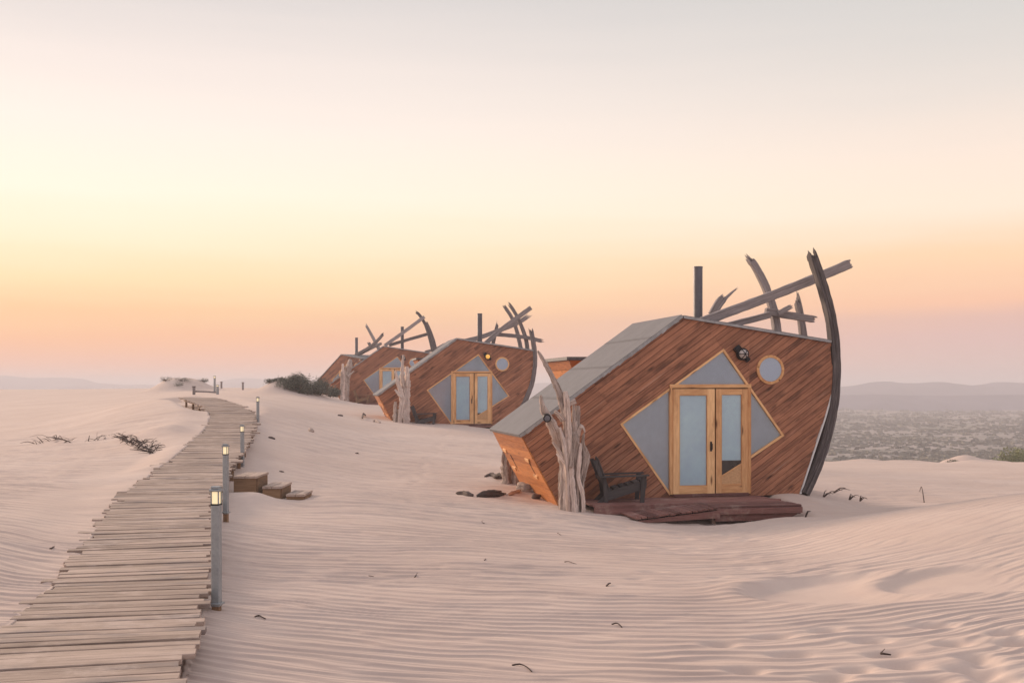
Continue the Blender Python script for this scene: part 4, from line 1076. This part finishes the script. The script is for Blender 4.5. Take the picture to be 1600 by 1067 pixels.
# ------------------------------------------------------------------ slatted garden chairs
def chair(mat, c, x, y, rz, label):
    th = R(c['th']); O = c['O']
    px_, py_ = O.x+x*math.cos(th)-y*math.sin(th), O.y+x*math.sin(th)+y*math.cos(th)
    t = thing('garden_chair', (px_, py_, O.z-.028), th+rz, label, 'chair', 'low slatted chairs on the cabin decks')
    RY = lambda a: Matrix.Rotation(a, 3, 'Y')
    for s_ in (-1, 1):                       # the chair faces +x
        b = MB(); b.prism([(-.50,.0),(-.40,.0),(.42,.26),(.42,.39),(.33,.40),(-.30,.20)], (0, s_*.27, 0), EX, EZ, EN, -.014, .014, (1,.2), None); b.build('side_rail', M[mat], t)
        b = MB(); b.prism([(.30,.0),(.385,.0),(.43,.5),(.33,.5)], (0, s_*.315, 0), EX, EZ, EN, -.014, .014, (0,1), None); b.build('leg', M[mat], t)
        b = MB(); b.prism([(-.46,.47),(.47,.50),(.47,.525),(-.46,.495)], (0, s_*.33, 0), EX, EZ, EN, -.075, .075, (1,0), None); b.build('armrest', M[mat], t)
        b = MB(); b.prism([(-.36,.0),(-.29,.0),(-.33,.48),(-.40,.48)], (0, s_*.30, 0), EX, EZ, EN, -.014, .014, (0,1), None); b.build('leg', M[mat], t)
        b = MB(); b.prism([(-.32,.14),(-.25,.14),(-.50,.80),(-.575,.78)], (0, s_*.275, 0), EX, EZ, EN, -.012, .012, (0,1), None); b.build('back_stile', M[mat], t)
    for k in range(6):
        f_ = k/5; x_ = -.26+.66*f_; b = MB(); b.box((x_, 0, .235+.17*f_+.0), (.10, .54, .02), RY(-.25), 1, None, bev=.003); b.build('seat_slat', M[mat], t)
    for k in range(5):
        yy = (-.22+.11*k); hh = .84+.05*(1-abs(k-2)/2)
        b = MB(); d_ = Vector((-.34,0,.94)).normalized(); ctr = Vector((-.24,yy,.17))+d_*(hh-.17)/2
        b.box(ctr, (.02, .096, hh-.17), RY(math.atan2(d_.x, d_.z)), 2, None, bev=.003); b.build('back_slat', M[mat], t)
    b = MB(); b.box((-.44,0,.455), (.03, .70, .07), None, 1, None); b.build('back_rail', M[mat], t)
    b = MB(); b.box((.425,0,.33), (.022, .56, .11), RY(.1), 1, None); b.build('front_rail', M[mat], t)
    return t
cl = loc(C1, 957, 787, 0)
chair('chair', C1, f2(958,780)[0]+.0, -.55, R(-9), 'charcoal slatted wooden chair on the deck beside the nearest driftwood')
chair('chair', CAB[1], loc(CAB[1], 662, 664).x, -.55, R(-9), 'grey slatted chair on sand against the second cabin')
chair('chair_tan', CAB[2], loc(CAB[2], 566, 629).x, -.55, R(-9), 'tan wooden chair beside the driftwood of the third cabin')

# ------------------------------------------------------------------ driftwood stands
def stand(c, logs, dep, name, label, cat, group=None, ox=None, oy=None):
    pts0 = [loc(c, *logs[0][0][-1], dep)]; base_ = pts0[0]
    th = R(c['th']); O = c['O']; cc, ss = math.cos(th), math.sin(th)
    def wv(v): return Vector((O.x+v.x*cc-v.y*ss, O.y+v.x*ss+v.y*cc, O.z+v.z))
    root = wv(base_); root.z = gz(root.x, root.y)-.02
    t = thing(name, root, 0, label, cat, group)
    for (pts, rad, dd) in logs:
        P3 = []
        for j, (px, py) in enumerate(pts): P3.append(wv(loc(c, px, py, dep+dd))-root)
        if pts[-1][1] > logs[0][0][-1][1]-12: P3.append(P3[-1]+Vector((0,0,-.35))); rad = list(rad)+[rad[-1]]
        b = MB(); b.log(P3, [q*(.68 if c is C1 else .8) for q in rad], 18, lump=.22, flute=.30, step=.035, tint=rng.uniform(.45, .95)); b.build('stem' if len(pts) > 2 else 'branch', M['drift'], t)
    return t
def c3(l): return [(820+x/3.68, 540+y/3.68) for x, y in l]
k_ = 1/3.68/79
L1 = [(c3([(75,30),(110,90),(150,165),(195,265),(230,390),(252,540),(266,700),(272,860),(275,935)]), [.02,.045,.055,.075,.10,.11,.11,.12,.14], 0),
      (c3([(92,285),(100,330),(118,380),(150,430),(185,510),(212,600),(222,700),(216,800),(213,905)]), [.018,.05,.075,.10,.11,.095,.07,.05,.05], -.05),
      (c3([(305,345),(302,420),(298,520),(296,640),(300,760),(312,935)]), [.045,.05,.06,.07,.07,.08], .07),
      (c3([(342,500),(334,560),(352,628),(345,690),(328,780),(322,850),(318,935)]), [.018,.045,.10,.085,.075,.065,.075], .02),
      (c3([(233,262),(238,330),(240,450),(238,600),(240,760),(238,925)]), [.055,.06,.075,.085,.075,.07], -.10),
      (c3([(280,340),(284,480),(290,640),(296,800),(298,940)]), [.04,.07,.085,.08,.085], -.02),
      (c3([(250,300),(256,420),(262,560),(270,760),(285,935)]), [.03,.05,.055,.06,.07], -.16),
      (c3([(200,470),(222,560),(238,700),(246,820),(250,930)]), [.03,.05,.05,.055,.06], -.18),
      (c3([(322,560),(312,660),(306,760),(330,850),(336,930)]), [.03,.05,.06,.06,.06], -.10),
      (c3([(212,640),(205,740),(204,840),(207,915)]), [.03,.045,.05,.05], .05),
      (c3([(290,500),(276,620),(262,700)]), [.03,.05,.04], -.20),
      (c3([(158,555),(185,590),(222,650)]), [.02,.04,.05], -.14), (c3([(182,622),(215,660),(245,700)]), [.015,.03,.045], -.15),
      (c3([(330,455),(316,480),(300,520)]), [.045,.05,.05], -.02), (c3([(292,318),(262,332),(244,350)]), [.05,.055,.05], -.08),
      (c3([(172,378),(195,395),(222,430)]), [.04,.06,.06], -.12), (c3([(345,500),(335,470),(318,475)]), [.02,.03,.03], -.06)]
DG = 'driftwood stands at the cabins'
stand(C1, L1, -.95, 'driftwood_stand', 'nearest cluster of pale gnarled driftwood stems, tallest one reaching over the roof edge', 'driftwood', DG)
def c6(l): return [(560+x/5.08, 470+y/5.08) for x, y in l]
L2 = [(c6([(355,430),(350,500),(346,600),(358,680),(368,780),(362,880),(360,1000)]), [.04,.06,.09,.12,.15,.15,.17], 0),
      (c6([(382,520),(386,620),(384,720),(380,840),(378,1000)]), [.07,.11,.12,.13,.14], .12),
      (c6([(292,555),(312,640),(335,720),(348,790),(335,880),(322,1000)]), [.04,.07,.09,.1,.1,.11], -.12),
      (c6([(296,800),(294,880),(290,1000)]), [.05,.08,.09], -.02), (c6([(290,705),(312,735),(345,770)]), [.03,.05,.07], -.2),
      (c6([(400,575),(392,620),(384,680)]), [.05,.07,.07], -.1), (c6([(310,860),(308,930),(306,1000)]), [.06,.08,.08], .1)]
stand(CAB[1], L2, -.9, 'driftwood_stand', 'driftwood stems at the left tip of the second cabin, beside the grey chair', 'driftwood', DG)
def c9(l): return [(460+x/8.206, 520+y/8.206) for x, y in l]
L3 = [(c9([(620,395),(622,480),(625,600),(632,750),(640,910)]), [.06,.10,.14,.15,.17], 0), (c9([(715,340),(700,420),(680,520),(668,640),(665,780),(668,910)]), [.10,.20,.2,.18,.17,.18], .1),
      (c9([(600,500),(606,600),(602,740),(604,900)]), [.06,.1,.11,.11], -.1), (c9([(765,490),(730,520),(690,560)]), [.04,.07,.1], -.15), (c9([(650,440),(650,600),(652,760),(655,910)]), [.12,.16,.16,.17], .02)]
stand(CAB[2], L3, -.9, 'driftwood_stand', 'distant driftwood stems in front of the third cabin, beside the tan chair', 'driftwood', DG)
# stumps under the undercut ends
def c7(l): return [(700+x/6.67, 640+y/6.67) for x, y in l]
L4 = [(c7([(598,325),(605,420),(600,540),(612,690)]), [.07,.11,.13,.13], 0), (c7([(668,400),(672,520),(670,690)]), [.1,.13,.14], .2), (c7([(708,420),(705,560),(700,690)]), [.08,.1,.11], .05),
      (c7([(745,520),(748,600),(745,690)]), [.09,.1,.11], .2), (c7([(785,570),(785,640),(785,690)]), [.07,.09,.09], .35), (c7([(628,350),(640,480),(640,690)]), [.05,.06,.07], .3)]
stand(C1, L4, 3.6, 'driftwood_stumps', 'grey driftwood stumps standing under the raised left tip of the nearest cabin', 'driftwood')
L5 = [(c6([(232,880),(236,930),(232,985)]), [.1,.12,.13], 0), (c6([(258,905),(262,940),(262,985)]), [.1,.12,.13], .3), (c6([(282,930),(280,955),(282,985)]), [.08,.1,.1], .1)]
stand(CAB[1], L5, 2.5, 'driftwood_stumps', 'short driftwood stumps behind the undercut end of the second cabin', 'driftwood')
# slim light and spotlight at the nearest driftwood
o = dup(proto); q = hit(886, 799); yy = 21.35; o.location = ((886-CX)/F*yy, yy, -(797-CY)/F*yy-.05); o.scale = (1.15, 1.15, .80); tag(o, 'slim grey light post standing against the nearest driftwood cluster', 'path light', GL)
sp = thing('spotlight', C1['O'], R(C1['th']), 'small round black spotlight fixed to the nearest driftwood under the roof edge', 'spotlight')
q = loc(C1, 855, 653.5, -1.16)
b = MB(); b.sweep([q+Vector((.02,.13,.02)), q], lambda i: [(.075*math.cos(2*math.pi*k/18), .075*math.sin(2*math.pi*k/18)) for k in range(18)], .5, side=(0,0,1)); b.build('housing', M['black'], sp)
b = MB(); b.sweep([q+Vector((0,.002,0)), q+Vector((-.002,-.012,0))], lambda i: [(.052*math.cos(2*math.pi*k/18), .052*math.sin(2*math.pi*k/18)) for k in range(18)], .5, side=(0,0,1)); b.build('lens', M['flue'], sp)

# ------------------------------------------------------------------ wood lying on the sand
def lying(pts, rad, label, mat='dark_drift', name='driftwood_log', cat='driftwood', lift=.6, extra=()):
    small = max(abs(pts[0][0]-pts[-1][0]), 1) < 14
    rad = [r*(.55 if small and mat != 'x' else .9) for r in rad]
    P0 = [hit(px, py) for px, py in pts]; o_ = P0[0].copy(); t = None
    b = MB(); b.log([p-o_+Vector((0,0,rad[min(i, len(rad)-1)]*lift)) for i, p in enumerate(P0)], rad, 9, step=.05, lump=.16, flute=.18)
    for (ep, er) in extra:
        E = [hit(px, py) for px, py in ep]; b.log([p-o_+Vector((0,0,h_)) for p, h_ in zip(E, (.05,.16,.1))], er, 7, step=.05)
    ob = b.build(name, M[mat]); ob.location = o_; return tag(ob, label, cat)
def line3(a, b_, n_=4, j=1.5):
    return [(a[0]+(b_[0]-a[0])*k/n_+rng.uniform(-j, j)*.4, a[1]+(b_[1]-a[1])*k/n_+rng.uniform(-j, j)*.35) for k in range(n_+1)]
lying(line3((713,771.5),(740,776)), [.02,.05,.06,.055,.04], 'thin dark stick lying on sand left of the grey log by the nearest cabin')
lying(line3((744,776.5),(786,775)), [.03,.07,.085,.07,.05], 'knobbly grey driftwood log lying on sand near the nearest cabin')
lying([(758,745.5),(768,744),(778,748),(790,746.5),(820,744.5)], [.03,.06,.06,.05,.05], 'long dark twisted branch lying on sand before the driftwood stumps', extra=(([(774,748),(782,752),(788,754)], [.04,.04,.02]),))
lying(line3((809,766),(838,771),4), [.09,.11,.12,.13,.14], 'pale stripped log with a raw reddish cut end beside the undercut cabin wall', 'drift')
lying(line3((760,772),(782,769)), [.03,.05,.06,.04,.03], 'shorter grey split log lying behind the knobbly log by the nearest cabin')
lying(line3((770,774.5),(790,772)), [.02,.04,.045,.03,.02], 'brown splintered stick between the knobbly log and the pale cut log')
lying(line3((792,774),(812,768),3), [.03,.05,.05,.04], 'pale bleached branch leaning towards the cut log', 'drift')
lying(line3((808,759),(837,754),3), [.03,.04,.04,.03], 'dark thin branch behind the pale cut log')
lying(line3((820,742),(832,749),3), [.08,.12,.12,.08], 'small rough root lump under the nearest cabin edge', 'drift')
lying([(833,778),(843,778)], [.10,.10], 'reddish splintered stump end next to the pale log', 'dark_drift')
lying(line3((482,673),(490,675),3), [.04,.10,.10,.05], 'small pale driftwood piece alone on the open sand slope', 'drift')
lying([(566,656),(568,650),(571,652)], [.05,.06,.05], 'dark upright root sticking out of sand left of the second cabin', 'dark_drift', lift=3.0)
lying(line3((583,659),(594,661),3), [.05,.1,.1,.06], 'pale small log at the sand rim left of the second cabin', 'drift')
lying(line3((529,650),(536,650),2), [.05,.07,.05], 'little dark chunk on the sand below the scrub mound')
lying(line3((420,683.5),(430,687),2), [.03,.05,.04], 'small dark stick beside the boardwalk bend')
lying(line3((437,737),(443,738),2), [.02,.03,.02], 'small dark scrap behind the middle timber step')
lying(line3((556,708),(560,709),2), [.02,.03,.02], 'tiny dark scrap on the middle of the sand slope')

def twig(pts, r_, label, curve=.04, leaf=False):
    r_ *= .62; curve *= (.3 if curve < .1 else 1)
    P0 = [hit(px, py) for px, py in pts]; o_ = P0[0].copy(); n_ = len(P0)
    b = MB(); P3 = [p-o_+Vector((0,0,r_*.7+curve*math.sin(math.pi*i/max(1,n_-1)))) for i, p in enumerate(P0)]
    b.log(P3, [r_*(1-.45*i/(n_-1)) for i in range(n_)], 6, step=.03, lump=.2)
    if leaf: b.log([P3[0], P3[0]+Vector((.04,.03,.025))], [r_*.7, r_*.3], 5, step=.02)
    ob = b.build('twig', M['twig']); ob.location = o_; return tag(ob, label, 'twig')
twig([(800,1040),(812,1041),(823,1045),(831,1050)], .010, 'long curved dark twig on rippled sand at the bottom centre')
twig([(398,964.5),(404,964),(408,966),(415,967.5)], .012, 'short dark twig on sand right of the nearest light foot')
twig([(956,977),(962,977.5),(967,979),(972,981)], .012, 'pale curled twig on rippled sand right of centre', .06)
twig([(948,916),(951,914),(954,912)], .016, 'small dark forked twig on sand below the deck ramp', .03, True)
twig([(882,878),(888,879),(894,880.5),(901,882)], .009, 'thin straight twig on sand below the nearest driftwood')
twig([(648,902),(650.5,899),(652,895.5)], .010, 'short upright-looking twig on sand in the middle left', .02)
twig([(757,876),(759,873)], .012, 'stubby bit of twig near the middle of the rippled sand', .02)
twig([(751,816),(757,818)], .012, 'tiny twig at the upper edge of the rippled sand', .02, True)
twig([(871,833),(876,836)], .011, 'tiny twig lying below the driftwood stand and deck corner', .02)
twig([(576,900),(584,901)], .009, 'very thin twig on ripples left of centre', .02)
twig([(1444,785),(1440,778),(1437,768)], .02, 'lone dark stick poking up in the hollow right of the cabin', .25)
twig([(78,858),(85,856)], .012, 'small dark twig on drift left of the boardwalk', .03, True)
twig([(1376,1022),(1392,1024)], .014, 'dark debris lying in a footprint at lower right', .02, True)
for (a, b_), lab in ((((1326,781),(1334,774)), 'dry weed stalk arching up right of the keel'), (((1343,783),(1349,773)), 'dry branching weed stalk in the hollow right of the keel'), (((1286,776),(1296,773)), 'dark sprig on sand close to the keel foot'),
                  (((1300,770),(1314,772)), 'flat dry sprig on sand just right of the keel'), (((1258,808),(1264,802)), 'tiny dry weed at the right corner of the deck')):
    p0, p1 = hit(*a), hit(b_[0], a[1]); b = MB(); o_ = p0
    for q in range(4):
        e = Vector(((p1.x-p0.x)*rng.uniform(.3, 1.3), rng.uniform(-.1,.1), rng.uniform(.03,.12)))
        b.log([Vector((0,0,-.02)), e*.6+Vector((0,0,.05)), e], [.012,.009,.004], 5, step=.04)
    ob = b.build('dry_weed', M['twig']); ob.location = o_; tag(ob, lab, 'weed')

# dead brushwood on the left dune
def brush(pts, label, n_, size, name='brushwood'):
    P0 = [hit(px, py) for px, py in pts]; o_ = P0[0].copy(); b = MB()
    for k in range(n_):
        t_ = rng.random()*(len(P0)-1); i_ = int(t_); p = P0[i_].lerp(P0[min(i_+1, len(P0)-1)], t_-i_)-o_
        p += Vector((rng.uniform(-.12,.12), rng.uniform(-.3,.3), -.02)); a = rng.uniform(0, 6.28); l_ = size*rng.uniform(.4, 1.2)
        q1 = p+Vector((math.cos(a)*l_*.5, math.sin(a)*l_*.5, rng.uniform(.02,.18)*size*2)); q2 = q1+Vector((math.cos(a+rng.uniform(-.35,.35))*l_*.5, math.sin(a+rng.uniform(-.35,.35))*l_*.5, rng.uniform(-.1,.12)*size*2))
        r_ = rng.uniform(.004,.011); b.log([p, q1, q2], [r_*1.5, r_, r_*.5], 5, step=.1)
    ob = b.build(name, M['dark_drift']); ob.location = o_; return tag(ob, label, 'brushwood', 'dead brushwood on the left dune')
brush([(193,684),(206,689),(220,694),(232,703),(240,707)], 'largest heap of dead dark branches on the dune left of the boardwalk', 120, .36)
brush([(168,684),(178,681),(186,682)], 'few dead twigs just left of the largest branch heap', 9, .4)
brush([(136,686),(148,689),(152,686)], 'sparse dead twigs in the middle of the dune line', 8, .4)
brush([(82,688),(98,685),(110,692)], 'small tangle of dead branches on the left part of the dune', 14, .5)
brush([(58,692),(70,694)], 'low twigs at the far left end of the dead branch line', 7, .35)

# ------------------------------------------------------------------ shrubs
def shrub(x, y, rx, ry, h, n_, ls, label, mat='leaf', group='scrub on the dune mounds', name='shrub', cat='shrub', seed=0):
    r_ = random.Random(seed*31+5); z0 = gz(x, y)
    t = thing(name, (x, y, z0), 0, label, cat, group)
    lumps = [(r_.uniform(-.6,.6)*rx, r_.uniform(-.6,.6)*ry, r_.uniform(.15,.62)*h, r_.uniform(.35,.6)) for _ in range(7)]
    b = MB()
    for k in range(n_):
        lx_, ly_, lz_, lr_ = lumps[r_.randrange(7)]
        a = r_.uniform(0, 6.28); e = math.asin(r_.uniform(-.4, 1)); q = r_.random()**.4
        p = Vector((lx_+rx*lr_*q*math.cos(a)*math.cos(e), ly_+ry*lr_*q*math.sin(a)*math.cos(e), lz_+h*lr_*q*math.sin(e)))
        gzz = gz(x+p.x, y+p.y)-z0 if k % 12 == 0 else None
        if gzz is not None: gl = gzz
        p.z = max(p.z+gl*.9, gl-.02)
        d_ = Vector((r_.uniform(-1,1), r_.uniform(-1,1), r_.uniform(.1,1.4))).normalized(); w_ = d_.cross(Vector((r_.uniform(-1,1), r_.uniform(-1,1), r_.uniform(-1,1)))).normalized()
        s2 = ls*r_.uniform(.6,1.4)
        vs = [p-w_*s2*.16, p+d_*s2*.5-w_*s2*.24, p+d_*s2, p+d_*s2*.5+w_*s2*.24]
        b.add(vs, [(0,1,2,3)], vs, min(1, max(0, r_.gauss(.42,.25))))
    b.build('crown', M[mat], t)
    b = MB()
    for k in range(9):
        a = r_.uniform(0, 6.28); e_ = Vector((math.cos(a)*rx*.6, math.sin(a)*ry*.6, h*r_.uniform(.3,.6)))
        b.log([Vector((0,0,-.1)), e_*.5+Vector((0,0,.05*h)), e_], [.03,.02,.01], 5, step=.2)
    b.build('stem', M['dark_drift'], t); return t
def at(px, Y): return ((px-CX)/F*Y, Y)
SH = [(452,59.5,.62,.7,.62,'leftmost tall clump of dark scrub on the right-hand mound'), (467,59.2,.70,.8,.78,'tallest dark scrub clump crowning the right-hand mound'), (483,59.6,.75,.8,.78,'dark scrub clump in the middle of the mound slope'),
      (499,60.5,.75,.8,.76,'dark scrub clump before the farthest cabin'), (514,62.5,.70,.8,.60,'lowest scrub clump next to the third cabin driftwood'), (438,60.3,.35,.6,.14,'thin low scrub fringe at the left foot of the right-hand mound'), (423,60.3,.35,.5,.10,'leftmost low tuft of scrub on the right-hand mound')]
for k, (px, Y, rx, ry, h, lab) in enumerate(SH):
    x, y = at(px, Y); shrub(x, y, rx, ry, h, int(4200*rx*h/.6)+200, .07, lab, seed=k)
for k, (px, Y, rx, h, lab) in enumerate([(259,85.3,.55,.11,'low scrub on the left shoulder of the far left mound'), (288,85.3,.75,.14,'dark scrub cap on top of the far left mound'), (281,84.2,.4,.12,'small scrub streak on the face of the far left mound'), (318,87,.4,.2,'scrub tuft at the right end of the far left mound')]):
    x, y = at(px, Y); shrub(x, y, rx, .7, h, 380, .06, lab, seed=20+k)
for k, (px, Y, rx, h, lab) in enumerate([(1584,112,1.8,3.0,'bright green bush at the right edge behind the sand hummock'), (1556,116,1.0,2.3,'smaller green bush left of the bright one by the sand hummock'), (1606,118,1.6,3.2,'green bush at the far right edge of the scrub flats')]):
    x, y = at(px, Y); shrub(x, y, rx, 1.2, h, 2600, .17, lab, 'leaf_green', 'green bushes at the right edge', seed=40+k)

for k, (px, Y, rx, h, lab) in enumerate([(1402,76,.8,.30,'low grey tuft on the sand rim left of the hummock'), (1368,82,.9,.42,'grey bush on the sand rim right of the keel'), (1436,79,.6,.30,'small grey tuft on the rim between keel and hummock'), (1488,78,.5,.28,'thin tuft on the near face of the sand hummock')]):
    x, y = at(px, Y); shrub(x, y, rx, .8, h, 420, .10, lab, 'leaf', 'tufts along the sand rim', seed=60+k)

# scrub of the flats: nobody could count it
def flats():
    n_ = 15000; r_ = np.random.RandomState(4)
    px = r_.uniform(1180, 2000, n_*3); Y = np.exp(r_.uniform(math.log(95), math.log(1300), n_*3))
    X = (px-CX)/F*Y; d_ = fbm(X*.03, Y*.022, 77, 4)+.35*fbm(X*.15, Y*.1, 78, 2)
    k = (d_ > -.02) | (r_.rand(n_*3) < .30); k &= (Y > 150) | (d_ > .12); X, Y = X[k][:n_], Y[k][:n_]; Z = base(X, Y); n2 = len(X)
    vs = []; fs = []; tt = []
    for i in range(n2):
        s_ = (.35+.5*r_.rand())*(1+Y[i]/700); tb = r_.rand()*.7
        for j in range(5):
            a = r_.uniform(0, 6.28); w_ = s_*r_.uniform(.5, 1.1); c_, q_ = math.cos(a)*w_, math.sin(a)*w_; h_ = s_*r_.uniform(.35, .8); ox, oy = r_.uniform(-.6,.6,2)*s_
            b0 = len(vs); x, y, z = X[i]+ox, Y[i]+oy, Z[i]-.1
            vs += [(x-c_, y-q_, z), (x+c_, y+q_, z), (x+c_*.6-q_*.2, y+q_*.6+c_*.2, z+h_), (x-c_*.6-q_*.2, y-q_*.6+c_*.2, z+h_*.9)]; fs.append((b0,b0+1,b0+2,b0+3)); tt += [tb+.3*r_.rand()]*4
    me = bpy.data.meshes.new('scrub'); me.from_pydata(vs, [], fs); a = me.attributes.new('tint','FLOAT','POINT'); a.data.foreach_set('value', np.array(tt, 'f')); me.materials.append(M['leaf_plain']); me.update()
    tag(link('scrub', me), 'low grey-green scrub spread over the flats below the far hills', 'scrub', kind='stuff')
flats()

# ------------------------------------------------------------------ air
def haze():
    me = bpy.data.meshes.new('haze'); x, y0, y1, z0, z1 = 9500, -900, 9800, -48, 24
    v = [(-x,y0,z0),(x,y0,z0),(x,y1,z0),(-x,y1,z0),(-x,y0,z1),(x,y0,z1),(x,y1,z1),(-x,y1,z1)]
    me.from_pydata(v, [], [(0,3,2,1),(4,5,6,7),(0,1,5,4),(1,2,6,5),(2,3,7,6),(3,0,4,7)])
    m = bpy.data.materials.new('haze_air'); m.use_nodes = True; t = m.node_tree; t.nodes.clear()
    o = t.nodes.new('ShaderNodeOutputMaterial'); p = t.nodes.new('ShaderNodeVolumePrincipled'); t.links.new(p.outputs[0], o.inputs['Volume'])
    p.inputs['Color'].default_value = (.79,.76,.79,1); p.inputs['Density'].default_value = .0009; p.inputs['Anisotropy'].default_value = .1
    me.materials.append(m); tag(link('haze', me), 'thin pale haze over the dunes', 'haze', kind='stuff')
haze()
